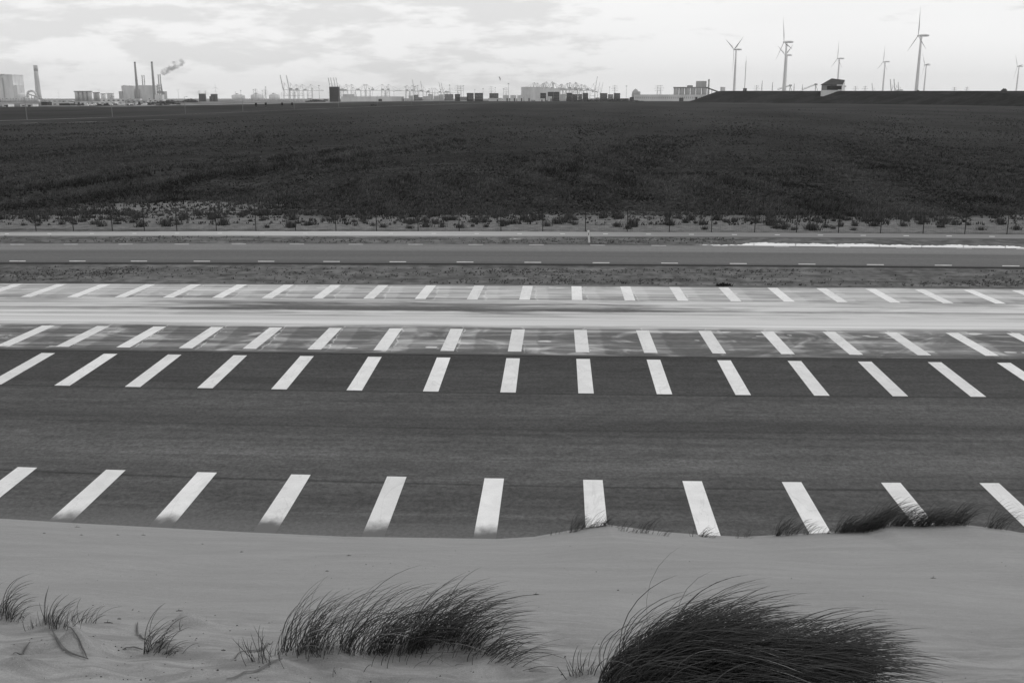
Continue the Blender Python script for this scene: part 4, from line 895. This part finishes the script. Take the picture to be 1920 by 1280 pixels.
for k in range(6): z0, z1 = zl*k/6, zl*(k+1)/6; mb.bar((xa_-4, Yq-5, z0), (xb_+4, Yq-5, z1), .8, 4); mb.bar((xb_+4, Yq-5, z0), (xa_-4, Yq-5, z1), .8, 4)
mb.build('lattice_frame', m_concd, t); MB().box(xa_-3, xb_+3, Yq-6, Yq+4, zl*.42, zl*.56).build('platform', m_concd, t)
building('scrubber_house', 'dark stepped plant at the foot of the smoking twin stack', 'power station', 304, 308.5, 172, 188, Y-30, m_mid, 25, bays=2)
building('duct_house', 'pale low plant under the smoking twin stack', 'power station', 290, 303.5, 178, 188, Y-60, m_light, 25, bays=3)
# low works and sheds in front
lowdefs = [('pale low shed below the boiler house at the left edge', 4, 15, 196, 1050, m_pale), ('pale low shed under the trestle', 38, 61, 196, 1060, m_pale), ('dark low hall right of the trestle', 77, 88, 191.8, 1250, m_dark),
           ('long white hall with flat roof left of the silos', 97, 130, 193.2, 1300, m_pale), ('dark open fronted shed before the white hall', 111, 131, 194.6, 1200, m_dark), ('long dark roofed store below the tall silos', 132, 175, 190.2, 1500, m_mid),
           ('long pale store below the second power station', 190, 262, 185.6, 2200, m_light), ('mid grey works building under the right boiler house', 236, 275, 189, 1700, m_mid), ('flat pale works right of the right boiler house', 276, 306, 187, 2000, m_light),
           ('long grey plant shed before the pale store', 150, 215, 191.2, 1400, m_light), ('long low grey shed left of the silos', 88, 135, 188.5, 2300, m_light), ('white low office before the works', 232, 242, 195.2, 1150, m_pale)]
for lab, x0, x1, yt, Yb, m in lowdefs: building('works_shed', lab, 'shed', x0, x1, yt, 0, Yb, m, 12, bays=max(int((x1-x0)/5), 2), windows=max(int((x1-x0)/9), 1), group=None)
g = np.random.default_rng(21)
for k in range(26):
    x_ = 138+k*7.8+g.uniform(-2, 2); Yb = 1080+g.uniform(0, 260); p = W(x_, 196, Yb); mb = MB(); wv = g.uniform(3, 9); hv = g.uniform(1.6, 3.4)
    mb.box(p[0]-wv/2, p[0]+wv/2, Yb-1, Yb+1, -.3, hv*.55).prism([(p[0]-wv*.3, hv*.55), (p[0]+wv*.38, hv*.55), (p[0]+wv*.25, hv), (p[0]-wv*.22, hv)], Yb-.9, Yb+.9)
    pale = g.random() < .45
    tag(mb.build('parked_vehicle', m_pale if pale else m_dark), 'tiny pale vehicle parked in front of the works below the power stations' if pale else 'tiny dark vehicle parked in front of the works below the power stations', 'vehicle', 'pale vehicles before the works' if pale else 'dark vehicles before the works')
# bushes right of the works
def bush(label, px_, py0, w_m, Y, seed):
    p = W(px_, py0, Y); g0 = gz(p[0], Y)-.3; h = p[2]-g0; gg = np.random.default_rng(seed); n = 160
    th = gg.uniform(0, 2*math.pi, n); rr_ = np.sqrt(gg.random(n)); P2 = np.stack([p[0]+w_m*rr_*np.cos(th), Y+w_m*.4*rr_*np.sin(th), g0+h*gg.random(n)*(1-rr_**2)*.8], 1)
    o = tufts('bush', P2, np.full(n, h*.35), np.full(n, w_m*.05), 4, m_grass, seed, lean=.0); tag(o, label, 'bush')
bush('low dark bank of bushes right of the power station works', 320, 187.5, 26, 2000, 1); bush('dark bushes below the left dark block', 356, 185, 18, 2100, 2); bush('dark bushes below the dark tower, to its left', 592, 185.5, 20, 2000, 3); bush('long dark hedge bank left of the dike', 1130, 185.5, 55, 1700, 4); bush('dark bushes before the container rows', 1160, 186, 40, 1650, 5); bush('low bushes at the right end of the far plant', 300, 190, 30, 1500, 6)

# pylons
def pylon_proto():
    t = thing('pylon', 'x', 'pylon', (0, 0, 0), 'pylons on the horizon'); mb = MB()
    for sx in (-1, 1):
        for sy in (-1, 1): mb.bar((sx*4, sy*4, -1), (sx*1, sy*1, 28), .45, 4); mb.bar((sx, sy, 28), (sx*.5, sy*.5, 46), .35, 4)
    for k in range(7): z0, z1 = k*4, (k+1)*4; w0, w1 = 4-3*z0/28, 4-3*z1/28; mb.bar((-w0, -w0, z0), (w1, -w1, z1), .3, 4); mb.bar((w0, -w0, z0), (-w1, -w1, z1), .3, 4)
    mb.build('lattice', m_crane, t)
    for z, l in ((29, 9), (36, 11), (43, 8)):
        q = MB().bar((-l, 0, z), (l, 0, z), .4, 4).bar((-l, 0, z), (0, 0, z+2.5), .25, 4).bar((l, 0, z), (0, 0, z+2.5), .25, 4)
        for sx in (-1, 1): q.bar((sx*l*.95, 0, z), (sx*l*.95, 0, z-2.2), .2, 4)
        q.build('cross_arm', m_crane, t)
    return t
pp = pylon_proto(); PL = [(373, 170, 'above the left dark block'), (384.5, 170, 'between the two dark blocks'), (479, 166.5, 'before the middle tank'), (497, 166.5, 'between the middle and right tanks'), (858, 160, 'left one above the dark containers in mid horizon'), (864, 160.5, 'right one above the dark containers in mid horizon'),
      (921, 162, 'above the pale tent roof'), (949, 164, 'above the white boxes'), (1153, 160, 'right of the crane with the steep boom'), (1233, 160, 'left one above the long white building'), (1239, 159.5, 'right one above the long white building'),
      (1419, 160, 'short one on the dike skyline left of the two turbines'), (1604.5, 162, 'left one behind the dike right of the house'), (1622.5, 161.5, 'right one behind the dike right of the house'), (1790, 163.5, 'left one behind the dike right of the tallest turbine'), (1813.5, 163, 'right one behind the dike right of the tallest turbine')]
for k, (x_, yt, lab) in enumerate(PL):
    Yp = 3300. if x_ < 1300 else 3800.; p = W(x_, yt, Yp); g0 = gz(p[0], Yp); t = pp if k == 0 else copy_tree(pp); s = (p[2]-g0)/46
    t.scale = (s,)*3; t.location = (p[0], Yp, g0); t['label'] = 'thin lattice pylon, '+lab
for x_, yt, lab in ((1429.4, 151.5, 'thickest bare mast on the dike skyline left of the two turbines'), (1489.5, 157, 'thin bare mast just right of the two turbines'), (1505, 158.5, 'thin bare mast left of the lookout house conveyor'), (1449, 153.5, 'faint thin mast left of the two turbines')):
    p = W(x_, yt, 2600); g0 = gz(p[0], 2600); mb = MB().tube([(p[0], 2600, g0), (p[0], 2600, p[2]-10), (p[0], 2600, p[2])], [1.2, .9, .5], 6)
    for q in (.35, .55, .75): z = g0+(p[2]-g0)*q; mb.box(p[0]-1.6, p[0]+1.6, 2599, 2601, z, z+.8)
    tag(mb.build('mast', m_crane), lab, 'mast')
for x0, x1, y0, y1, lab in ((1504, 1529.5, 169, 159, 'slanting conveyor boom rising right, left of the lookout house'), (1458, 1481.5, 168.5, 161, 'slanting conveyor boom rising right, beside the two turbines')):
    Yp = 2000; a, b = W(x0, y0, Yp), W(x1, y1, Yp); t = thing('conveyor_boom', lab, 'conveyor', (b[0], Yp, gz(b[0], Yp)))
    MB().tube([a, b], .8, 4).tube([a+np.array([0, 0, 2]), b+np.array([0, 0, 1.5])], .4, 4).build('boom', m_crane, t); MB().bar((b[0], Yp, gz(b[0], Yp)), tuple(b+np.array([0, 0, 1.5])), .8, 4).bar((b[0]+12, Yp, gz(b[0], Yp)), tuple(b), .5, 4).build('leg', m_crane, t); MB().box(b[0]-2, b[0]+3, Yp-2, Yp+2, b[2]-1, b[2]+2).build('drive_house', m_mid, t)

# blocks, tanks
building('dark_block', 'small dark square block, left of two beside the pylons', 'building', 372.5, 382, 176.3, 186, 2500, m_dark, 15, bays=3)
building('dark_block', 'small dark square block, right of two beside the pylons', 'building', 395, 404, 177, 186, 2500, m_dark, 15, bays=3)
building('low_block', 'low dark annexe left of the right dark block', 'building', 392.5, 397, 181, 186, 2480, m_dark, 10, bays=2)
def tank(label, x0, x1, yt, Y):
    a, b = W(x0, yt, Y), W(x1, yt, Y); c0 = (a+b)/2; r = (b[0]-a[0])/2; g0 = gz(c0[0], Y)-1; zt = c0[2]; t = thing('gas_tank', label, 'tank', (c0[0], Y, g0), 'gas storage tanks')
    MB().cyl(c0[0], Y+r, g0, g0+(zt-g0)*.72, r, n=32).build('tank_wall', m_light, t, smooth=True)
    MB().tube([(c0[0], Y+r, g0+(zt-g0)*q) for q in (.72, .82, .92, .97, 1)], [r, r*.82, r*.5, r*.28, .5], 32).build('tank_dome', m_light, t, smooth=True)
    MB().box(c0[0]-r*.3, c0[0]+r*.05, Y+r*.6, Y+r, g0+(zt-g0)*.9, g0+(zt-g0)*1.06).build('roof_platform', m_mid, t)
tank('pale domed gas tank, leftmost of three', 430.5, 455, 176, 4300); tank('pale domed gas tank, middle of three, behind a pylon', 466.5, 490.5, 175.5, 4300); tank('pale domed gas tank, rightmost of three, by the pair of cranes', 501.5, 522, 175.5, 4300)
t = building('dark_tower', 'dark square tower of stacked blocks under four raised crane booms', 'tower', 617.3, 633.7, 164, 188, 1900, m_dark, 14, bays=4, door=False)
a, b = W(617.3, 164, 1900), W(633.7, 188, 1900)
for k in range(8): z = a[2]-(a[2]-b[2])*k/8; MB().box(a[0]-.2, b[0]+.2, 1899.55, 1900.1, z-.35, z-.1).build('tier_joint', m_black, t)
building('warehouse', 'long low white warehouse right of the dark tower', 'warehouse', 640, 752, 181.6, 190, 2050, m_pale, 40, bays=18, windows=0, roof=m_pale)
building('warehouse', 'grey far hall with flat roof behind the white warehouse', 'warehouse', 643, 664, 177.5, 190, 3000, m_light, 40, bays=5)
building('container_gate', 'dark upright gate block at the right end of the white warehouse', 'building', 752.5, 756.5, 181.8, 190, 2000, m_mid, 8, bays=2)
building('large_hall', 'large plain pale hall below the crowd of crane trusses', 'hall', 977.5, 1021, 164, 190, 3000, m_light, 80, bays=8, door=False)
building('large_hall_annexe', 'grey wing on the right of the large pale hall', 'hall', 1021.5, 1050, 166.5, 190, 3050, m_light, 60, bays=5, door=False)
t = building('port_office', 'long low white building with a row of dark windows left of the dike', 'office', 1190.5, 1325, 178, 188, 1900, m_pale, 20, bays=22, windows=34, wm=m_mid)
t = thing('dome_silo', 'round topped grey dome silo above the left end of the white building', 'silo', W(1192, 182, 3000)); c0 = W(1192, 166.5, 3000); g0 = gz(c0[0], 3000)
MB().tube([(c0[0], 3000, z) for z in (g0, c0[2]-14, c0[2]-8, c0[2]-3, c0[2])], [11, 11, 9, 5, .6], 18).build('silo_body', m_mid, t, smooth=True); MB().box(c0[0]+6, c0[0]+13, 2990, 3005, g0, c0[2]-8).build('lift_shaft', m_mid, t)
t = silos('big block of six grey silos with a dark roof deck left of the dike', 1263.5, 1327, 6, 165.5, 2300, m_mid, m_concd)
for x0, x1, y0, m in ((1290.5, 1298.5, 160.2, m_concd), (1307.5, 1324, 152.2, m_mid)):
    a, b = W(x0, y0, 2310), W(x1, 164.5, 2310); MB().box(a[0], b[0], 2306, 2330, b[2], a[2]).build('roof_tower', m, t)
stack('flue', 'slim chimney at the right end of the grey silo block', 1329.5, 148.5, 0, 2330, 2.8, 1.6, m_mid, m_mid, .1)
t = thing('conveyor_gallery', 'sloping dark conveyor falling from the silo block to the dike', 'conveyor', W(1336, 172, 2200)); MB().tube([W(1325, 164.5, 2290), W(1347, 172.5, 2200)], 1.6, 4).build('gallery', m_dark, t); c0 = W(1335, 169, 2245); MB().bar((c0[0], 2245, 0), tuple(c0), .7, 4).build('leg', m_dark, t)
building('dike_tank', 'small pale double block on the skyline at the left end of the dike', 'building', 1352.5, 1359.8, 164.3, 172, 2300, m_light, 12, bays=2)
building('tent_hall', 'low pale tent hall between dark stacks and white boxes', 'tent', 916.5, 941, 184.4, 190, 1850, m_pale, 18, bays=4)

# ------------------------------------------------------------------ containers, each a thing
cp = {}
def container_proto(key, m):
    mb = MB().box(-6.1, 6.1, 0, 2.44, .06, 2.52)
    for k in range(25): x_ = -5.9+k*.49; mb.box(x_-.1, x_+.1, -.05, .0, .2, 2.4)
    for sx in (-6.1, 5.95):
        for z in (0, 2.44): mb.box(sx, sx+.15, -.06, 2.5, z, z+.15)
    o = mb.build('shipping_container', m); return o
tones = [('dark', gray('dark_container', .028, .3, .3)), ('grey', gray('grey_container', .16, .2, .3)), ('pale', gray('pale_container', .50, .1, .3))]
def place_containers(x0, x1, yt, Y, tone, label, group, ragged=0.0, seed=0):
    gg = np.random.default_rng(seed); a, b = W(x0, yt, Y), W(x1, yt, Y); wd = b[0]-a[0]; n = max(int(round(wd/12.4)), 1); g0 = gz(a[0], Y); rows = max(int(round((a[2]-g0)/2.6)), 1)
    sx = wd/n/12.4; sz = (a[2]-g0)/rows/2.6
    for i in range(n):
        top = rows-(int(gg.integers(0, 3)) if gg.random() < ragged else 0)
        for j in range(max(top, 1)):
            key = tone
            if key not in cp: o = cp[key] = container_proto(key, dict(tones)[key])
            else: o = cp[key].copy(); S.collection.objects.link(o)
            o.location = (a[0]+wd*(i+.5)/n, Y+gg.normal(0, .12), g0+j*2.6*sz); o.scale = (sx, 1, sz); tag(o, label, 'container', group)
CS = [(852.5, 862.5, 176.5, 1900, 'dark', 'dark shipping container in the narrow leftmost dark stack'), (875, 888, 174.5, 1900, 'dark', 'dark shipping container in the left one of two adjoining dark stacks'), (889.5, 905.5, 174.5, 1900, 'dark', 'dark shipping container in the right one of two adjoining dark stacks'), (917.5, 934.5, 175, 2200, 'dark', 'dark shipping container in the stack behind the pale tent hall'),
      (1013, 1024, 174.5, 1900, 'dark', 'dark shipping container in the first stack below the crane trusses'), (1027, 1049, 172.5, 1950, 'dark', 'dark shipping container in the second stack below the crane trusses'), (1062, 1083, 174.3, 1900, 'dark', 'dark shipping container in the broad third stack below the crane trusses'), (1093, 1103, 174.5, 1900, 'dark', 'dark shipping container in the narrow stack left of the long dark row'),
      (1125, 1139, 174.8, 2000, 'dark', 'dark shipping container at the left of the long dark row before the white building'), (1140, 1150, 177, 1980, 'grey', 'grey shipping container inside the long dark row before the white building'), (1151, 1163, 174.8, 2000, 'dark', 'dark shipping container at the right of the long dark row before the white building'), (1163.5, 1179, 180, 2000, 'dark', 'dark shipping container in the low stretch right of the long dark row'), (1181, 1190.5, 177.2, 1950, 'dark', 'dark shipping container stacked against the left end of the white building'),
      (1084, 1092, 176.5, 1920, 'grey', 'grey shipping container between two dark stacks below the crane trusses'), (1049.5, 1061, 177, 2000, 'pale', 'pale shipping container between the second and third dark stacks')]
for k, (x0, x1, yt, Yc, tone, lab) in enumerate(CS): place_containers(x0, x1, yt, Yc, tone, lab, lab.replace('shipping container', 'containers').replace(' in the', ' of the'), .35 if tone == 'dark' else .2, k)
for k, (x0, x1, yt, tone) in enumerate([(757, 775, 179.5, 'pale'), (776, 792, 178, 'grey'), (793, 812, 176.5, 'pale'), (813, 832, 177.5, 'pale'), (833, 850, 176.5, 'grey')]):
    place_containers(x0, x1, yt, 2300+k*12, tone, '%s shipping container in the hazy rows right of the white warehouse' % tone, '%s containers right of the white warehouse' % tone, .5, 30+k)
for k, (x0, x1) in enumerate([(943, 954), (957, 967.5), (970, 981), (983.5, 995.5)]):
    o = building('white_unit', 'big white box unit in the row left of the crane trusses, %s from the left' % ords[k].replace('leftmost', 'first'), 'storage unit', x0, x1, 179.4, 0, 1850, m_pale, 10, bays=3, door=True, group='white box units')
o = building('white_unit', 'white box unit in front of the first dark stack below the trusses', 'storage unit', 1027.5, 1035, 181, 0, 1840, m_pale, 6, bays=2)
o = building('white_unit', 'low flat pale unit left of the first dark stack below the trusses', 'storage unit', 1004, 1022, 185, 0, 1840, m_pale, 6, bays=2)

# ------------------------------------------------------------------ quay cranes
def crane_proto(up):
    t = thing('quay_crane', 'x', 'crane', (0, 0, 0), 'quay cranes on the horizon'); mb = MB()
    for x_ in (-12, 12):
        for y_ in (-9, 9): mb.bar((x_, y_, 0), (x_*.9, y_, 46), 1.1, 4)
    mb.bar((-12, -9, 18), (12, -9, 18), 1.0, 4).bar((-12, 9, 18), (12, 9, 18), 1.0, 4).bar((-12, -9, 18), (12, -9, 44), .6, 4); mb.build('portal', m_crane, t)
    MB().bar((12, -3, 46), (6, 0, 76), 1.0, 4).bar((12, 3, 46), (6, 0, 76), 1.0, 4).bar((-12, 0, 46), (6, 0, 76), .7, 4).build('apex_frame', m_crane, t)
    MB().bar((-34, -3, 45), (14, -3, 45), 1.4, 4).bar((-34, 3, 45), (14, 3, 45), 1.4, 4).build('girder', m_crane, t); MB().box(-30, -16, -4, 4, 46.5, 53).build('machine_house', m_mid, t)
    if up:
        e = np.array([14+math.sin(-.14)*1, 0, 46.]); tip = np.array([14+66*math.sin(.16), 0, 46+66*math.cos(.16)])
        b = MB()
        for y_ in (-3, 3): b.bar((14, y_, 46), (tip[0], y_, tip[2]), 1.5, 4)
        for k in range(7): q = k/6; c0 = e+(tip-e)*q; b.bar((c0[0], -3, c0[2]), (c0[0], 3, c0[2]), .8, 4)
        b.build('boom', m_crane, t); MB().bar((6, 0, 76), tuple(e+(tip-e)*.6), .5, 4).build('stay', m_crane, t)
    else:
        b = MB()
        for y_ in (-3, 3): b.bar((14, y_, 45), (74, y_, 45), 1.4, 4)
        for k in range(7): b.bar((14+10*k, -3, 45), (14+10*k, 3, 45), .8, 4)
        b.build('boom', m_crane, t); MB().bar((6, 0, 76), (40, 0, 46), .55, 4).bar((6, 0, 76), (70, 0, 46), .55, 4).bar((6, 0, 76), (-32, 0, 46), .5, 4).build('stay', m_crane, t)
    return t
cd, cu = crane_proto(False), crane_proto(True); used = set()
def crane(px_, y_ref, up, flip, Yc, lab, rot=0.0, lean=None):
    src = cu if up else cd; t = src if src.name not in used else copy_tree(src); used.add(src.name)
    p = W(px_, y_ref, Yc); g0 = gz(p[0], Yc); ref = 111.0 if up else 76.0; s = (p[2]-g0)/ref
    t.scale = ((-s if flip else s), s, s); t.location = (p[0], Yc, g0); t.rotation_euler = (0, 0, rot); t['label'] = lab
for x_, yt, lab in ((535, 141, 'hazy quay crane with raised boom, left one of the tall pair'), (546.5, 141.5, 'hazy quay crane with raised boom, right one of the tall pair')): crane(x_, yt, True, True, 4600, lab)
for k, x_ in enumerate((553, 564, 580)): crane(x_, 158.5, False, False, 5200, 'hazy quay crane with level boom, %s in the row after the tall raised pair' % ('first', 'second', 'third')[k])
for k, x_ in enumerate((624, 628.5, 634, 638.5)): crane(x_, 146, True, True, 4700, 'quay crane with raised boom behind the dark tower, %s of four' % ('leftmost', 'second', 'third', 'rightmost')[k])
for k, x_ in enumerate((647, 662, 680, 690)): crane(x_, 158, False, k % 2 == 1, 5400, 'faint quay crane with level boom above the white warehouse, %s from the dark tower' % ('first', 'second', 'third', 'fourth')[k])
for k, x_ in enumerate((719, 725.5, 765, 771)): crane(x_, 158+2*(k > 1), False, k % 2 == 0, 5400, 'faint quay crane with level boom, %s of four at the right end of the warehouse' % ('first', 'second', 'third', 'last')[k])
for k, (x_, yt) in enumerate(((781, 149.5), (796, 152), (830, 154), (834, 155.5))): crane(x_, yt, True, True, 5400, 'faint quay crane with raised boom above the pale container rows, %s of four' % ('leftmost', 'second', 'third', 'rightmost')[k])
for k, x_ in enumerate((808, 818, 842)): crane(x_, 165, False, k == 1, 5600, 'very faint low quay crane over the pale container rows, %s of three' % ('first', 'second', 'third')[k])
for k, (x_, yt, fl) in enumerate(((1004, 154.5, True), (1010, 155.5, True), (1027, 153.5, True), (1033, 153.2, False), (1041, 155, True), (1049, 158, False), (1071, 154.5, True), (1077, 154, False), (1088, 158, False))):
    crane(x_, yt, False, fl, 4200, 'quay crane with level boom in the trusses over the large hall, %s from the left' % ('first', 'second', 'third', 'fourth', 'fifth', 'sixth', 'seventh', 'eighth', 'ninth')[k], rot=(.5 if fl else -.5))
for k, (x_, yt, fl) in enumerate(((1016, 156.5, False), (1022, 155, True), (1055, 157, True), (1062, 156, False), (1082, 155.5, True), (1095, 159, False))):
    crane(x_, yt, False, fl, 4500, 'paler rear quay crane in the trusses over the large hall, %s from the left' % ('first', 'second', 'third', 'fourth', 'fifth', 'sixth')[k], rot=(.9 if fl else -.8))
t_big = crane(1111, 143.5, True, False, 3700, 'quay crane with thick raised boom right of the crane trusses')
for k, (x_, yt) in enumerate(((1118, 154), (1124, 155))): crane(x_, yt, True, False, 5200, 'faint quay crane, thin raised boom, right of the thick one, %s of two' % ('left', 'right')[k])
for k, (x_, yt) in enumerate(((1677.5, 149), (1684.5, 148.5), (1691, 154.5), (1641.5, 156.5))): crane(x_, yt, True, True, 4700, 'hazy quay crane, raised boom, on the dike skyline, %s' % ('left of three by tallest turbine', 'middle of three by tallest turbine', 'right of three by tallest turbine', 'alone right of the lookout house')[k])

fm = thing('flood_mast', 'x', 'mast', (0, 0, 0), 'thin flood masts of the port')
MB().tube([(0, 0, 0), (0, 0, 15), (0, 0, 30)], [.55, .45, .35], 6).build('pole', m_crane, fm); MB().box(-2, 2, -.6, .6, 29.5, 31).build('lamp_ring', m_crane, fm)
g = np.random.default_rng(77)
for k in range(46):
    x_ = (430, 1200)[0]+770*(k+g.uniform(0, .9))/46; Ym_ = g.uniform(2400, 3800); t = fm if k == 0 else copy_tree(fm); p = W(x_, 180, Ym_); sc_ = g.uniform(.7, 1.35)
    t.location = (p[0], Ym_, gz(p[0], Ym_)); t.scale = (1, 1, sc_); t['label'] = 'thin hazy flood mast standing among the port cranes and containers'
for k in range(14):
    x_ = 560+k*42+g.uniform(-12, 12); wd_ = g.uniform(7, 22); yt_ = g.uniform(181.5, 185.5); tone_ = ('pale', 'grey', 'pale', 'grey')[k % 4]
    place_containers(x_, x_+wd_, yt_, 2700+k*9, tone_, '%s shipping container in the low far rows of the port ground' % tone_, '%s containers in the low far rows' % tone_, .6, 60+k)

# ------------------------------------------------------------------ gull and smoke
p = W(937, 147, 160); mb = MB().tube([(p[0]-.05, 160, p[2]+.28), (p[0], 160, p[2]+.12), (p[0]+.06, 160, p[2]-.12), (p[0]+.09, 160, p[2]-.30)], [.02, .07, .08, .02], 8)
gl = tag(mb.build('gull', m_mid, smooth=True), 'small gull banking in the open sky above the tent hall', 'bird')
link_mesh('wing', [(p[0]-.02, 160.05, p[2]+.12), (p[0]+.06, 160.05, p[2]-.1), (p[0]-.28, 160.5, p[2]+.30), (p[0]-.45, 160.8, p[2]+.40)], [(0, 1, 2), (0, 2, 3)], m_mid).parent = gl
link_mesh('wing', [(p[0]-.02, 159.95, p[2]+.12), (p[0]+.06, 159.95, p[2]-.1), (p[0]+.05, 159.5, p[2]-.30), (p[0]+.12, 159.2, p[2]-.45)], [(0, 1, 2), (0, 2, 3)], m_mid).parent = gl
import bmesh
from mathutils import noise as mnoise
bm = bmesh.new(); Ys = 4160
pl = [(299.5, 138.8, .8), (302, 137, 1.7), (306, 136, 2.6), (311, 133.5, 3.3), (316, 131, 3.2), (321, 128, 3.5), (326, 124.5, 3.3), (331, 121.5, 3.2), (336, 119, 2.7), (341, 115.5, 2.3), (345, 113, 1.4)]
c_ = np.array([W(a, b, Ys) for a, b, r_ in pl]); rr = np.array([r_*4.6 for a, b, r_ in pl]); tt = np.linspace(0, len(pl)-1, 70); rings = []
for q in tt:
    c0 = np.array([np.interp(q, range(len(pl)), c_[:, k]) for k in range(3)]); r0 = np.interp(q, range(len(pl)), rr); ring = []
    for k in range(28):
        an = 2*math.pi*k/28; dirv = np.array([-.5*math.cos(an), math.sin(an), .86*math.cos(an)]); v = c0+dirv*r0
        f = 1+.7*mnoise.noise(Vector(v)*.055)+.4*mnoise.noise(Vector(v)*.13); ring.append(bm.verts.new(tuple(c0+dirv*r0*f)))
    rings.append(ring)
for a, b in zip(rings[:-1], rings[1:]):
    for k in range(28): bm.faces.new((a[k], a[(k+1) % 28], b[(k+1) % 28], b[k]))
bm.faces.new(rings[0]); bm.faces.new(list(reversed(rings[-1]))); bmesh.ops.recalc_face_normals(bm, faces=bm.faces)
me = bpy.data.meshes.new('smoke'); bm.to_mesh(me); bm.free(); sm = bpy.data.objects.new('smoke_plume', me); S.collection.objects.link(sm)
mm = bpy.data.materials.new('smoke_volume'); mm.use_nodes = True; n_ = mm.node_tree.nodes; n_.clear(); vo = n_.new('ShaderNodeVolumePrincipled'); oo = n_.new('ShaderNodeOutputMaterial')
vo.inputs['Color'].default_value = (.72, .72, .72, 1)
ge = n_.new('ShaderNodeNewGeometry'); nz_ = n_.new('ShaderNodeTexNoise'); nz_.inputs['Scale'].default_value = .06; nz_.inputs['Detail'].default_value = 4; mr = n_.new('ShaderNodeMapRange'); mr.inputs[1].default_value = .42; mr.inputs[2].default_value = .66; mr.inputs[4].default_value = .10
mm.node_tree.links.new(ge.outputs['Position'], nz_.inputs['Vector']); mm.node_tree.links.new(nz_.outputs['Fac'], mr.inputs[0]); mm.node_tree.links.new(mr.outputs[0], vo.inputs['Density'])
mm.node_tree.links.new(vo.outputs[0], oo.inputs['Volume']); me.materials.append(mm)
tag(sm, 'grey smoke plume drifting up right from the twin stack', 'smoke', kind='stuff')

# ------------------------------------------------------------------ haze
me = bpy.data.meshes.new('haze'); b_ = MB().box(-9300, 9300, -400, 9300, -2.4, 200); me.from_pydata(b_.v, [], b_.f)
mm = bpy.data.materials.new('haze_air'); mm.use_nodes = True; n_ = mm.node_tree.nodes; n_.clear(); vo = n_.new('ShaderNodeVolumePrincipled'); oo = n_.new('ShaderNodeOutputMaterial')
vo.inputs['Color'].default_value = (.97, .97, .97, 1); vo.inputs['Density'].default_value = 5.2e-5; mm.node_tree.links.new(vo.outputs[0], oo.inputs['Volume']); me.materials.append(mm)
hz = bpy.data.objects.new('haze', me); S.collection.objects.link(hz); tag(hz, kind='stuff')
S.cycles.volume_bounces = 1; S.cycles.max_bounces = 6
